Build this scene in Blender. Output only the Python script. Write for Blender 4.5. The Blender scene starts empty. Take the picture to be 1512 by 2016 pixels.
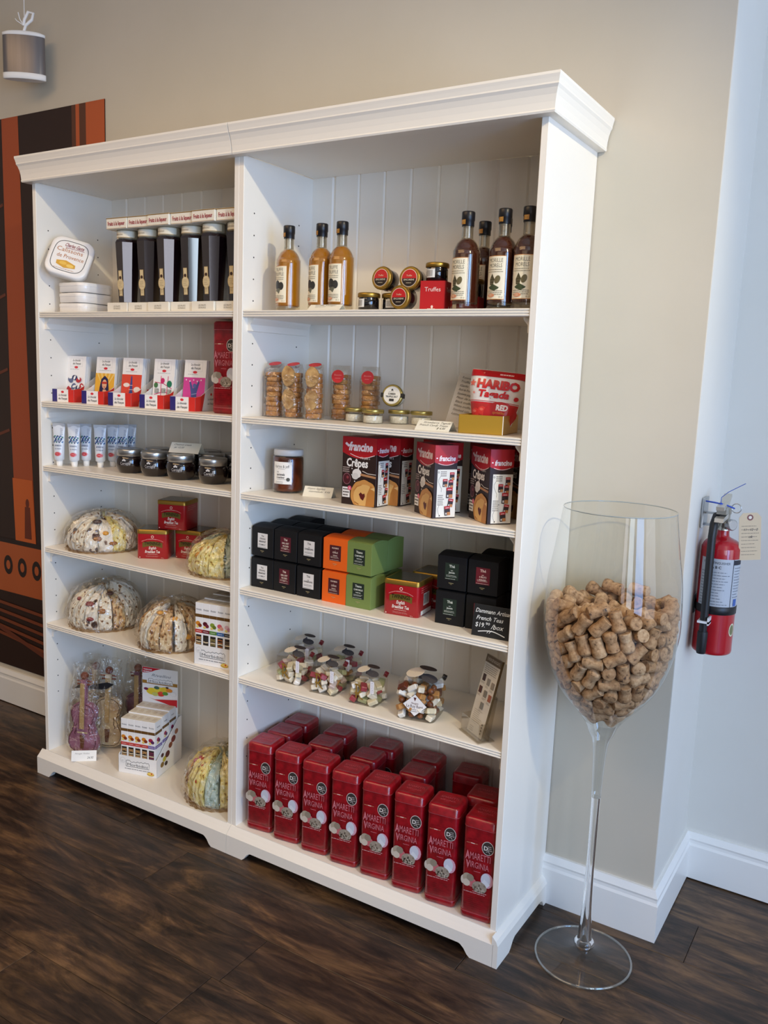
import bpy, bmesh, math, random
from mathutils import Matrix, Vector, Euler
random.seed(7)
SC = bpy.context.scene
COL = SC.collection
PI = math.pi
def lin(h, a=1.0):
    h = h.lstrip('#')
    o = []
    for i in (0, 2, 4):
        c = int(h[i:i+2], 16)/255
        o.append(c/12.92 if c <= .04045 else ((c+.055)/1.055)**2.4)
    return (o[0], o[1], o[2], a)

# ------------------------------------------------------------------ camera
cd = bpy.data.cameras.new('camera')
cam = bpy.data.objects.new('camera', cd); COL.objects.link(cam)
cd.sensor_fit = 'VERTICAL'; cd.sensor_height = 36; cd.lens = 1680.906/2016*36
cd.clip_start = .05
def cam_rot(yaw, pitch, roll):
    cy, sy = math.cos(yaw), math.sin(yaw)
    f = Vector((-sy*math.cos(pitch), cy*math.cos(pitch), math.sin(pitch)))
    r = Vector((cy, sy, 0)); u = r.cross(f)
    c, s = math.cos(roll), math.sin(roll)
    r2 = r*c + u*s; u2 = u*c - r*s
    return Matrix((r2, u2, -f)).transposed()
cam.matrix_world = Matrix.Translation((1.6667, -1.8757, 1.4842)) @ cam_rot(.5518, -.1583, .0395).to_4x4()
SC.camera = cam

# ------------------------------------------------------------------ light
W = bpy.data.worlds.new('world'); SC.world = W; W.use_nodes = True
W.node_tree.nodes['Background'].inputs[0].default_value = (.62, .78, 1, 1)
W.node_tree.nodes['Background'].inputs[1].default_value = .035
def area(name, loc, target, sx, sy, power, color):
    l = bpy.data.lights.new(name, 'AREA'); l.shape = 'RECTANGLE'; l.size = sx; l.size_y = sy
    l.energy = power; l.color = color
    o = bpy.data.objects.new(name, l); COL.objects.link(o); o.location = loc
    o.rotation_euler = (Vector(target)-Vector(loc)).to_track_quat('-Z', 'Y').to_euler()
    return o
for yy, en, co in ((-5.3, 34, (.88, .88, 1)), (-3.6, 74, (.70, .85, 1)), (-2.0, 100, (.29, .53, 1)), (-.55, 26, (.82, .88, 1))):   # daylight in the four windows of the right-hand wall
    area('window_daylight', (4.40, yy, 1.45), (0, yy, 1.30), 1.15, 2.2, en, co)
for xx in (-1.6, .4, 2.4):                          # dim daylight in the shaded shop front behind the camera
    area('shopfront_daylight', (xx, -6.55, 1.5), (xx, 0, 1.3), 1.3, 2.2, 1.2, (.8, .92, 1.0))
sp = bpy.data.lights.new('ceiling_spot', 'SPOT'); sp.energy = 150; sp.color = (1, .86, .56)
sp.spot_size = math.radians(51); sp.spot_blend = .55; sp.shadow_soft_size = .035
spo = bpy.data.objects.new('ceiling_spot', sp); COL.objects.link(spo); spo.location = (2.8, -1.22, 3.0)
spo.rotation_euler = (Vector((-.25, 0, 1.16))-spo.location).to_track_quat('-Z', 'Y').to_euler()
area('warm_front_fill', (.2, -5.6, 2.7), (.2, 0, 1.0), 4.0, .8, 6, (1, .78, .54))     # added warm fill from behind the camera, not a known lamp
area('ceiling_lamps', (-.6, -2.2, 3.25), (-.6, -2.2, 0), 2.6, 1.6, 50, (1, .66, .35))
SC.view_settings.view_transform = 'Standard'; SC.view_settings.look = 'None'
SC.view_settings.exposure = 0; SC.view_settings.gamma = 1; SC.view_settings.use_curve_mapping = False
SC.cycles.max_bounces = 8; SC.cycles.diffuse_bounces = 4; SC.cycles.glossy_bounces = 4
SC.cycles.transmission_bounces = 8; SC.cycles.transparent_max_bounces = 32
SC.cycles.caustics_reflective = False; SC.cycles.caustics_refractive = False
SC.cycles.sample_clamp_indirect = 6

# ------------------------------------------------------------------ materials
_M = {}
def nt(name):
    m = bpy.data.materials.new(name); m.use_nodes = True
    n = m.node_tree.nodes; return m, n, m.node_tree.links, n['Principled BSDF']
def mat(hexc, rough=.5, metal=0., coat=0., trans=0., ior=1.45, spec=.5, sss=0):
    k = (hexc, rough, metal, coat, trans, ior, spec, sss)
    if k not in _M:
        m, n, l, b = nt('m_'+hexc)
        b.inputs['Base Color'].default_value = lin(hexc); b.inputs['Roughness'].default_value = rough
        b.inputs['Metallic'].default_value = metal; b.inputs['Coat Weight'].default_value = coat
        b.inputs['Transmission Weight'].default_value = trans; b.inputs['IOR'].default_value = ior
        b.inputs['Specular IOR Level'].default_value = spec
        if sss: b.inputs['Subsurface Weight'].default_value = sss; b.inputs['Subsurface Radius'].default_value = (.02, .01, .005)
        _M[k] = m
    return _M[k]
def ink(rough=.5):
    k = ('ink', rough)
    if k not in _M:
        m, n, l, b = nt('ink'); a = n.new('ShaderNodeVertexColor'); a.layer_name = 'Col'
        l.new(a.outputs[0], b.inputs['Base Color']); b.inputs['Roughness'].default_value = rough
        _M[k] = m
    return _M[k]
def noisy(name, cols, scale=40, rough=.6, bump=.3, detail=6, kind='noise', stretch=(1, 1, 1), dist=.002, obj=True):
    if name in _M: return _M[name]
    m, n, l, b = nt(name)
    tc = n.new('ShaderNodeTexCoord'); mp = n.new('ShaderNodeMapping'); mp.inputs['Scale'].default_value = stretch
    l.new(tc.outputs['Object'], mp.inputs[0])
    src = mp.outputs[0]
    if obj:
        oi = n.new('ShaderNodeObjectInfo'); ad = n.new('ShaderNodeVectorMath'); ad.operation = 'MULTIPLY_ADD'
        cx = n.new('ShaderNodeCombineXYZ')
        for i in range(3): l.new(oi.outputs['Random'], cx.inputs[i])
        l.new(cx.outputs[0], ad.inputs[0]); ad.inputs[1].default_value = (7, 13, 5); l.new(src, ad.inputs[2]); src = ad.outputs[0]
    if kind == 'noise':
        t = n.new('ShaderNodeTexNoise'); t.inputs['Detail'].default_value = detail; fac = t.outputs[0]
    else:
        t = n.new('ShaderNodeTexVoronoi'); fac = t.outputs['Distance']
        dn = n.new('ShaderNodeTexNoise'); dn.inputs['Scale'].default_value = scale*.7; l.new(src, dn.inputs['Vector'])
        da = n.new('ShaderNodeVectorMath'); da.operation = 'MULTIPLY_ADD'; l.new(dn.outputs['Color'], da.inputs[0]); da.inputs[1].default_value = (.03, .03, .03); l.new(src, da.inputs[2]); src = da.outputs[0]
    t.inputs['Scale'].default_value = scale; l.new(src, t.inputs['Vector'])
    r = n.new('ShaderNodeValToRGB'); e = r.color_ramp.elements
    for i, (p, c) in enumerate(cols):
        el = e[i] if i < 2 else e.new(p)
        el.position = p; el.color = lin(c)
    l.new(fac, r.inputs[0]); l.new(r.outputs[0], b.inputs['Base Color'])
    b.inputs['Roughness'].default_value = rough
    if bump:
        bp = n.new('ShaderNodeBump'); bp.inputs['Strength'].default_value = bump; bp.inputs['Distance'].default_value = dist
        l.new(fac, bp.inputs['Height']); l.new(bp.outputs[0], b.inputs['Normal'])
    _M[name] = m; return m
def clear(name, tint='FFFFFF', base=.05, edge=.55, power=3., rough=.03, crinkle=0., cscale=25):
    """thin clear sheet: see-through, with a gloss that grows towards grazing angles"""
    if name in _M: return _M[name]
    m, n, l, b = nt(name); n.remove(b); out = n['Material Output']
    tr = n.new('ShaderNodeBsdfTransparent'); tr.inputs[0].default_value = lin(tint)
    gl = n.new('ShaderNodeBsdfGlossy'); gl.inputs['Roughness'].default_value = rough; gl.inputs[0].default_value = (.95, .95, .95, 1)
    lw = n.new('ShaderNodeLayerWeight'); lw.inputs[0].default_value = .5
    pw = n.new('ShaderNodeMath'); pw.operation = 'POWER'; l.new(lw.outputs['Facing'], pw.inputs[0]); pw.inputs[1].default_value = power
    ma = n.new('ShaderNodeMath'); ma.operation = 'MULTIPLY_ADD'; l.new(pw.outputs[0], ma.inputs[0]); ma.inputs[1].default_value = edge; ma.inputs[2].default_value = base
    mx = n.new('ShaderNodeMixShader'); l.new(ma.outputs[0], mx.inputs[0]); l.new(tr.outputs[0], mx.inputs[1]); l.new(gl.outputs[0], mx.inputs[2])
    l.new(mx.outputs[0], out.inputs[0])
    if crinkle:
        tc = n.new('ShaderNodeTexCoord'); t = n.new('ShaderNodeTexNoise'); t.inputs['Scale'].default_value = cscale; t.inputs['Detail'].default_value = 3
        t.inputs['Distortion'].default_value = 1.2
        l.new(tc.outputs['Object'], t.inputs['Vector'])
        bp = n.new('ShaderNodeBump'); bp.inputs['Strength'].default_value = crinkle; bp.inputs['Distance'].default_value = .02
        l.new(t.outputs[0], bp.inputs['Height']); l.new(bp.outputs[0], gl.inputs['Normal'])
        l.new(bp.outputs[0], lw.inputs['Normal'])
    _M[name] = m; return m
FILM = clear('cellophane', 'FCFBF8', .085, .45, 2.0, .035, 1.0, 24)
PLASTIC = clear('clear_plastic', 'FBFAF8', .05, .45, 3, .04)
GLASS = clear('thin_glass', 'FCFDFC', .035, .75, 4, .0)
FROST = clear('frosted_neck', 'D8D4CC', .28, .4, 2, .25)

# ------------------------------------------------------------------ geometry helpers
class MB:
    def __init__(s): s.v = []; s.f = []; s.mi = []; s.sm = []; s.T = Matrix.Identity(4)
    def add(s, vs, fs, smooth=False, mi=0):
        b = len(s.v); s.v += [tuple(s.T @ Vector(p)) for p in vs]
        for f in fs: s.f.append(tuple(b+i for i in f)); s.mi.append(mi); s.sm.append(smooth)
        return s
    def box(s, x0, x1, y0, y1, z0, z1, mi=0):
        p = [(x, y, z) for x in (x0, x1) for y in (y0, y1) for z in (z0, z1)]
        return s.add(p, [(0, 1, 3, 2), (4, 6, 7, 5), (0, 4, 5, 1), (2, 3, 7, 6), (0, 2, 6, 4), (1, 5, 7, 3)], False, mi)
    def loft(s, rings, smooth=False, cap0=True, cap1=True, mi=0, closed=True):
        n = len(rings[0]); vs = [p for r in rings for p in r]; fs = []
        for k in range(len(rings)-1):
            for i in range(n if closed else n-1):
                j = (i+1) % n; fs.append((k*n+i, k*n+j, (k+1)*n+j, (k+1)*n+i))
        s.add(vs, fs, smooth, mi)
        if cap0: s.add(list(rings[0])[::-1], [tuple(range(n))], False, mi)
        if cap1: s.add(rings[-1], [tuple(range(n))], False, mi)
        return s
    def rbox(s, w, d, levels, r=.01, seg=4, cx=0, cy=0, mi=0, smooth=True):
        """rounded-rectangle prism; levels = [(z, inset), ...]"""
        rings = []
        for z, ins in levels:
            rr = max(r-ins, .0005); hw, hd = w/2-ins-rr, d/2-ins-rr; ring = []
            for q, (sx, sy) in enumerate(((1, 1), (-1, 1), (-1, -1), (1, -1))):
                for k in range(seg+1):
                    a = PI/2*q + PI/2*k/seg
                    ring.append((cx+sx*hw+rr*math.cos(a), cy+sy*hd+rr*math.sin(a), z))
            rings.append(ring)
        return s.loft(rings, smooth, mi=mi)
    def bbox(s, x0, x1, y0, y1, z0, z1, b=.002, mi=0):
        return s.rbox(x1-x0, y1-y0, [(z0, b), (z0+b, 0), (z1-b, 0), (z1, b)], b, 1, (x0+x1)/2, (y0+y1)/2, mi, False)
    def lathe(s, prof, n=24, smooth=True, a0=0., a1=None, mi=0, cap=True, sx=1., sy=1.):
        full = a1 is None; m = n if full else n+1
        rings = []
        for r, z in prof:
            rings.append([(sx*r*math.cos(a0+(2*PI*i/n if full else (a1-a0)*i/n)), sy*r*math.sin(a0+(2*PI*i/n if full else (a1-a0)*i/n)), z) for i in range(m)])
        s.loft(rings, smooth, cap and full and prof[0][0] > 1e-4, cap and full and prof[-1][0] > 1e-4, mi, closed=full)
        return s
    def prism(s, poly, axis, a, b, mi=0, smooth=False, inset=0):
        """poly (u,v) extruded along axis between a and b: 'x'->(y,z) 'y'->(x,z) 'z'->(x,y)"""
        def P(u, v, t): return {'x': (t, u, v), 'y': (u, t, v), 'z': (u, v, t)}[axis]
        A = [P(u, v, a) for u, v in poly]; B = [P(u, v, b) for u, v in poly]; n = len(poly)
        ar = sum(poly[i][0]*poly[(i+1) % n][1]-poly[(i+1) % n][0]*poly[i][1] for i in range(n))
        fl = (ar > 0) != (axis == 'y')
        if (b < a): fl = not fl
        sides = [(i, (i+1) % n, n+(i+1) % n, n+i) for i in range(n)]
        caps = [tuple(range(n))[::-1], tuple(range(n, 2*n))]
        if not fl: sides = [q[::-1] for q in sides]; caps = [q[::-1] for q in caps]
        s.add(A+B, sides, smooth, mi); s.add(A+B, caps, False, mi); return s
    def tube(s, pts, r, n=8, mi=0, smooth=True):
        pts = [Vector(p) for p in pts]; rings = []; prev = None
        for i, p in enumerate(pts):
            t = (pts[min(i+1, len(pts)-1)]-pts[max(i-1, 0)]).normalized()
            if prev is None: prev = t.orthogonal().normalized()
            u = (prev - t*prev.dot(t)).normalized(); w = t.cross(u); prev = u
            rr = r[i] if isinstance(r, (list, tuple)) else r
            rings.append([tuple(p+u*rr*math.cos(2*PI*k/n)+w*rr*math.sin(2*PI*k/n)) for k in range(n)])
        return s.loft(rings, smooth, mi=mi)
    def ball(s, c, rx, ry=None, rz=None, n=10, m=6, mi=0):
        ry = ry or rx; rz = rz or rx
        old = s.T; s.T = old @ Matrix.Translation(c) @ Matrix.Diagonal((rx, ry, rz, 1))
        s.lathe([(max(math.cos(a), .001), math.sin(a)) for a in [-PI/2+PI*i/m for i in range(m+1)]], n, True, mi=mi, cap=False); s.T = old
        return s
    def mesh(s, name, mats):
        me = bpy.data.meshes.new(name); me.from_pydata(s.v, [], s.f)
        for m in (mats if isinstance(mats, (list, tuple)) else [mats]): me.materials.append(m)
        me.polygons.foreach_set('material_index', s.mi); me.polygons.foreach_set('use_smooth', s.sm); me.update()
        return me
    def build(s, name, mats, parent=None, loc=(0, 0, 0), rot=(0, 0, 0)):
        return link(name, s.mesh(name, mats), parent, loc, rot)
def link(name, me, parent=None, loc=(0, 0, 0), rot=(0, 0, 0), scale=None):
    o = bpy.data.objects.new(name, me); COL.objects.link(o); o.parent = parent
    o.location = loc; o.rotation_euler = rot
    if scale: o.scale = scale
    return o
def tag(o, label, cat, group=None, kind=None):
    o['label'] = label; o['category'] = cat
    if group: o['group'] = group
    if kind: o['kind'] = kind
    return o
def thing(name, label, cat, loc=(0, 0, 0), rz=0, group=None):
    return tag(link(name, None, None, loc, (0, 0, math.radians(rz))), label, cat, group)
def struct(o): o['kind'] = 'structure'; return o
def dup(root, loc, rz=None, label=None):
    def cp(o, par):
        c = o.copy(); COL.objects.link(c); c.parent = par
        for ch in o.children: cp(ch, c)
        return c
    r = cp(root, None); r.location = loc
    if rz is not None: r.rotation_euler = (0, 0, math.radians(rz))
    if label: r['label'] = label
    return r

# flat print: coloured outlines laid on a surface
_glyph = {}
def glyphs(s, shear=0., bold=0.):
    k = (s, shear, bold)
    if k not in _glyph:
        cu = bpy.data.curves.new('t', 'FONT'); cu.body = s; cu.size = 1; cu.shear = shear; cu.offset = bold; cu.resolution_u = 2
        ob = bpy.data.objects.new('t', cu); me = bpy.data.meshes.new_from_object(ob)
        vs = [(v.co.x, v.co.y) for v in me.vertices]; fs = [tuple(p.vertices) for p in me.polygons]
        bpy.data.objects.remove(ob); bpy.data.curves.remove(cu); bpy.data.meshes.remove(me)
        _glyph[k] = (vs, fs)
    return _glyph[k]
class Pr:
    def __init__(s): s.v = []; s.f = []; s.c = []; s.n = 0
    def put(s, vs, fs, c):
        b = len(s.v); s.v += [(x, y, s.n) for x, y in vs]; s.n += 1
        for f in fs: s.f.append(tuple(b+i for i in f)); s.c.append(c)
        return s
    def rect(s, x0, y0, x1, y1, c, n=1):
        vs = [(x0+(x1-x0)*i/n, y) for i in range(n+1) for y in (y0, y1)]
        return s.put(vs, [(2*i, 2*i+2, 2*i+3, 2*i+1) for i in range(n)], c)
    def poly(s, pts, c):
        ar = sum(pts[i][0]*pts[(i+1) % len(pts)][1]-pts[(i+1) % len(pts)][0]*pts[i][1] for i in range(len(pts)))
        if ar < 0: pts = pts[::-1]
        return s.put(pts, [tuple(range(len(pts)))], c)
    def disc(s, x, y, rx, c, ry=None, n=16, rot=0):
        ry = ry or rx; cr, sr = math.cos(rot), math.sin(rot); pts = []
        for i in range(n):
            a = 2*PI*i/n; u, v = rx*math.cos(a), ry*math.sin(a); pts.append((x+u*cr-v*sr, y+u*sr+v*cr))
        return s.poly(pts, c)
    def line(s, pts, w, c):
        L = []; R_ = []
        for i, p in enumerate(pts):
            a = pts[max(i-1, 0)]; b = pts[min(i+1, len(pts)-1)]; d = math.hypot(b[0]-a[0], b[1]-a[1]) or 1
            nx, ny = -(b[1]-a[1])/d*w/2, (b[0]-a[0])/d*w/2
            L.append((p[0]+nx, p[1]+ny)); R_.append((p[0]-nx, p[1]-ny))
        n = len(pts); return s.put(L+R_, [(i, n+i, n+i+1, i+1) for i in range(n-1)], c)
    def text(s, t, x, y, h, c, align='C', w=None, shear=0., bold=0., rot=0.):
        vs, fs = glyphs(t, shear, bold)
        if not vs: return s
        x0 = min(p[0] for p in vs); x1 = max(p[0] for p in vs)
        kx = (w/(x1-x0)) if w else h
        off = {'C': (x0+x1)/2, 'L': x0, 'R': x1}[align]; cr, sr = math.cos(rot), math.sin(rot); o = []
        for px, py in vs:
            u, v = (px-off)*kx, py*h; o.append((x+u*cr-v*sr, y+u*sr+v*cr))
        return s.put(o, fs, c)
    def scrib(s, x0, x1, y, n, dy, c, h=.0012, rag=.4, rot=0.):
        for k in range(n):
            x = x0; end = x1-(x1-x0)*random.random()*rag
            while x < end:
                wl = min(random.uniform(.05, .17)*(x1-x0), end-x); s.rect(x, y-k*dy, x+wl, y-k*dy+h, c); s.n -= 1; x += wl+.022*(x1-x0)
        s.n += 1; return s
    def build(s, name, parent, loc=(0, 0, 0), rot=(90, 0, 0), cyl=None, warp=None, m=None, eps=.00012, step=None):
        vs = []
        for x, y, k in s.v:
            e = .0003+k*eps
            vs.append((x, y, e))
        me = bpy.data.meshes.new(name); fs, cs = s.f, s.c
        me.from_pydata(vs, [], fs); me.materials.append(m or ink())
        ca = me.color_attributes.new('Col', 'FLOAT_COLOR', 'CORNER'); cols = []
        for f, c in zip(fs, cs): cols += list(lin(c))*len(f)
        ca.data.foreach_set('color', cols); me.update()
        if cyl or warp:                      # bend the flat print over its curved surface
            bm = bmesh.new(); bm.from_mesh(me)
            for ax in ((0, 1) if warp else (0,)):
                lo = min(v.co[ax] for v in bm.verts); hi = max(v.co[ax] for v in bm.verts); st = step or (cyl or .03)*.12
                k = lo+st
                while k < hi:
                    no = (1, 0, 0) if ax == 0 else (0, 1, 0)
                    bmesh.ops.bisect_plane(bm, geom=bm.verts[:]+bm.edges[:]+bm.faces[:], plane_co=(k*no[0], k*no[1], 0), plane_no=no, dist=1e-7); k += st
            for v in bm.verts:
                x, y, e = v.co
                if warp: v.co = warp(x, y, e)
                else: v.co = ((cyl+e)*math.sin(x/cyl), y, (cyl+e)*math.cos(x/cyl)-0)
            bm.to_mesh(me); bm.free(); me.update()
        return link(name, me, parent, loc, tuple(math.radians(a) for a in rot))
SIDE = (90, 0, 90)       # a print that faces +x
ORD = ['leftmost', 'second', 'third', 'fourth', 'fifth', 'sixth', 'seventh', 'eighth', 'ninth', 'tenth']
# ------------------------------------------------------------------ the room
DW = .336; XC = 1.207; YI = .717
WALL = noisy('wall_paint', [(.35, 'C9BFAC'), (.65, 'CDC3B1')], 3, .75, .04, obj=False)
PALE = noisy('wall_pale', [(.35, 'DEDAD0'), (.65, 'E2DED5')], 3, .7, .04, obj=False)  # paler wall tone for the alcove and the pillar side
TRIM = mat('F3F0EA', .35)
WHITE = mat('F3EDE2', .38)
DARK = mat('241E1A', .8)
m = MB(); m.box(-3.6, XC-.002, DW, 1.0, 0, 3.35); struct(m.build('wall_back', WALL))
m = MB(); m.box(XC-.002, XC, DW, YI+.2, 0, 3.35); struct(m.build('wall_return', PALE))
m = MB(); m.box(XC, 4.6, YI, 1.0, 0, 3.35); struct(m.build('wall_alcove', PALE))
m = MB(); m.box(-3.75, -3.6, -6.8, 1.0, 0, 3.35); struct(m.build('wall_left', WALL))
m = MB(); m.box(-3.75, 4.75, -6.8, 1.0, 3.35, 3.45); struct(m.build('ceiling', mat('F0EBE2', .8)))
def wall_with_openings(name, axis, a0, a1, t0, t1, ops, z0, z1):
    m = MB(); cur = a0
    def b(u0, u1, zz0, zz1):
        if axis == 'y': m.box(t0, t1, u0, u1, zz0, zz1)
        else: m.box(u0, u1, t0, t1, zz0, zz1)
    for u0, u1 in ops: b(cur, u0, 0, 3.35); b(u0, u1, 0, z0); b(u0, u1, z1, 3.35); cur = u1
    b(cur, a1, 0, 3.35); return struct(m.build(name, WALL))
wall_with_openings('wall_right', 'y', -6.8, 1.0, 4.45, 4.6, [(-5.9, -4.7), (-4.2, -3.0), (-2.6, -1.4), (-1.15, .05)], .3, 2.6)
wall_with_openings('wall_front', 'x', -3.75, 4.6, -6.8, -6.6, [(-2.3, -.9), (-.3, 1.1), (1.7, 3.1)], .35, 2.65)
def window(name, x, y, w, z0, z1, axis):
    f = MB(); mu = MB(); g = MB(); T = Matrix.Translation((x, y, 0)) @ (Matrix.Rotation(PI/2, 4, 'Z') if axis == 'y' else Matrix.Identity(4))
    for q in (f, mu, g): q.T = T
    f.box(-w/2, -w/2+.05, -.05, .02, z0, z1); f.box(w/2-.05, w/2, -.05, .02, z0, z1); f.box(-w/2, w/2, -.05, .02, z0, z0+.06); f.box(-w/2, w/2, -.05, .02, z1-.06, z1)
    o = struct(f.build(name, TRIM))
    mu.box(-.012, .012, -.03, .01, z0, z1)
    for k in range(1, 4): mu.box(-w/2, w/2, -.03, .01, z0+(z1-z0)*k/4-.012, z0+(z1-z0)*k/4+.012)
    mu.build('muntin', TRIM, o); g.box(-w/2, w/2, -.14 if axis == 'x' else -.1, -.136 if axis == 'x' else -.096, z0, z1); g.build('pane', GLASS, o)
for i, yy in enumerate((-5.3, -3.6, -2.0, -.55)): window('window_%d' % (i+1), 4.45, yy, 1.2, .3, 2.6, 'y')
for i, xx in enumerate((-1.6, .4, 2.4)): window('window_%d' % (i+5), xx, -6.6, 1.4, .35, 2.65, 'x')

# floor: a slab carrying long vinyl planks
def plank_material():
    m, n, l, b = nt('plank_wood')
    tc = n.new('ShaderNodeTexCoord'); oi = n.new('ShaderNodeObjectInfo')
    cx = n.new('ShaderNodeCombineXYZ'); [l.new(oi.outputs['Random'], cx.inputs[i]) for i in range(3)]
    ad = n.new('ShaderNodeVectorMath'); ad.operation = 'MULTIPLY_ADD'; l.new(cx.outputs[0], ad.inputs[0]); ad.inputs[1].default_value = (31, 17, 3); l.new(tc.outputs['Object'], ad.inputs[2])
    def tex(scale, st, det, dis=0.):
        mp = n.new('ShaderNodeMapping'); mp.inputs['Scale'].default_value = st; l.new(ad.outputs[0], mp.inputs[0])
        t = n.new('ShaderNodeTexNoise'); t.inputs['Scale'].default_value = scale; t.inputs['Detail'].default_value = det; t.inputs['Roughness'].default_value = .65
        t.inputs['Distortion'].default_value = dis; l.new(mp.outputs[0], t.inputs['Vector']); return t.outputs[0]
    big = tex(4.2, (.6, 2.2, 1), 6, 1.3); fine = tex(15, (.28, 2.6, 1), 9, .8); mid = tex(7, (.5, 1.9, 1), 7, 2.0)
    def ramp(f, cols):
        r = n.new('ShaderNodeValToRGB')
        for i, (p, c) in enumerate(cols):
            e = r.color_ramp.elements[i] if i < 2 else r.color_ramp.elements.new(p); e.position = p; e.color = lin(c)
        l.new(f, r.inputs[0]); return r.outputs[0]
    c1 = ramp(big, [(.38, '2A211B'), (.62, '80603F'), (.5, '4A372A')])
    c2 = ramp(fine, [(.38, '241B16'), (.66, '957050'), (.52, '57402E')])
    mx = n.new('ShaderNodeMix'); mx.data_type = 'RGBA'; mx.inputs[0].default_value = .34; l.new(c1, mx.inputs[6]); l.new(c2, mx.inputs[7])
    c3 = ramp(mid, [(.36, '504A48'), (.56, 'FFFFFF')])
    mu = n.new('ShaderNodeMix'); mu.data_type = 'RGBA'; mu.blend_type = 'MULTIPLY'; mu.inputs[0].default_value = .7; l.new(mx.outputs[2], mu.inputs[6]); l.new(c3, mu.inputs[7])
    hs = n.new('ShaderNodeHueSaturation'); l.new(mu.outputs[2], hs.inputs['Color'])
    mr = n.new('ShaderNodeMapRange'); l.new(oi.outputs['Random'], mr.inputs[0]); mr.inputs[3].default_value = .66; mr.inputs[4].default_value = 1.0; l.new(mr.outputs[0], hs.inputs['Value'])
    l.new(hs.outputs[0], b.inputs['Base Color']); b.inputs['Roughness'].default_value = .42
    bp = n.new('ShaderNodeBump'); bp.inputs['Strength'].default_value = .25; bp.inputs['Distance'].default_value = .002; l.new(fine, bp.inputs['Height']); l.new(bp.outputs[0], b.inputs['Normal'])
    return m
PLANK = plank_material()
m = MB(); m.box(-3.75, 4.75, -6.8, 1.0, -.05, -.004); floor = struct(m.build('floor', PLANK))
pm = MB(); PLW, PLL = .1845, 1.22
pm.rbox(PLL-.0012, PLW-.0012, [(-.004, 0), (-.0012, 0), (0, .0012)], .0006, 1, smooth=False)
pme = pm.mesh('plank', PLANK)
offs = {0: -.10, -1: .37, 1: .83}
for k in range(-9, 4):
    y1 = -.086 + .1845*k; off = offs.get(k, (k*.437) % PLL)
    for j in range(-3, 3):
        xa = off+PLL*j
        if -3.4 < xa < 2.4 and (y1 < .3 or xa > .0): link('plank', pme, floor, (xa+PLL/2, y1-PLW/2, 0))
# baseboards with a moulded top
BP = [(0, 0), (.0198, 0), (.0198, .105), (.016, .112), (.0155, .120), (.0175, .126), (.012, .136), (.008, .1441), (0, .1441)]
m = MB(); path = [(-3.6, DW, 0), (XC, DW, 1), (XC, YI, 1), (4.45, YI, 0)]
def mitre(path_pts, prof, closed=False):
    """sweep profile (out, z) along plan points; out is to the right of travel... given as plan offsets per point"""
    rings = []
    for (x, y, ox, oy) in path_pts: rings.append([(x+o*ox, y+o*oy, z) for o, z in prof])
    return rings
m.loft(mitre([(-3.6, DW, 0, -1), (XC, DW, 1, -1)], BP)); struct(m.build('baseboard_back', TRIM))
m = MB(); m.loft(mitre([(XC, DW, 1, -1), (XC, YI, 1, -1)], BP)); struct(m.build('baseboard_return', TRIM))
m = MB(); m.loft(mitre([(XC, YI, 1, -1), (4.45, YI, 0, -1)], BP)); struct(m.build('baseboard_alcove', TRIM))

# wall print: an orange and dark brown picture of iron beams
wp = thing('wall_poster', 'tall orange and dark brown wall poster of iron beams behind bookcase', 'poster', (0, DW-.002, 0))
m = MB(); m.box(-2.75, -.935, -.0015, .0015, .165, 2.423); m.build('poster_sheet', mat('2E1B14', .45), wp)
OR, OR2, DK, BR = 'B8582C', 'A84E28', '241410', '5A3320'
p = Pr()
p.poly([(-1.535, 2.423), (-1.432, 2.423), (-1.415, 1.6), (-1.405, 1.225), (-1.385, .73), (-1.515, .73), (-1.53, 1.22)], OR2)
p.poly([(-2.2, 2.423), (-1.95, 2.423), (-1.9, .73), (-2.2, .73)], OR2)
p.rect(-1.115, .73, -1.03, 2.423, BR); p.rect(-1.092, .73, -1.072, 2.423, OR); p.rect(-1.036, .73, -.935, 2.423, OR)
for zz in (2.1, 1.75, 1.45, 1.2): p.line([(-1.7, zz-.05), (-1.54, zz)], .012, '6A3420')
p.poly([(-1.53, 1.0), (-1.40, 1.0), (-1.385, .73), (-1.52, .73)], 'CC6428')
p.disc(-1.435, .90, .012, '6B2C14', .02); p.poly([(-1.452, .885), (-1.418, .885), (-1.412, .75), (-1.458, .75)], '6B2C14')
p.rect(-2.75, .50, -.935, .725, 'B45C2E'); p.rect(-2.75, .715, -.935, .735, DK)
for k in range(9): p.disc(-1.385-.095*k, .62, .03, DK, .042); p.disc(-1.385-.095*k, .62, .014, 'B45C2E', .02)
for k in range(5): p.line([(-2.7, .50-.02*k), (-1.3+.1*k, .43-.05*k)], .014, '7A3C20')
p.line([(-1.75, .36), (-1.2, .22)], .02, '6A3420')
p.build('picture_print', wp, (0, -.0015, 0))
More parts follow.
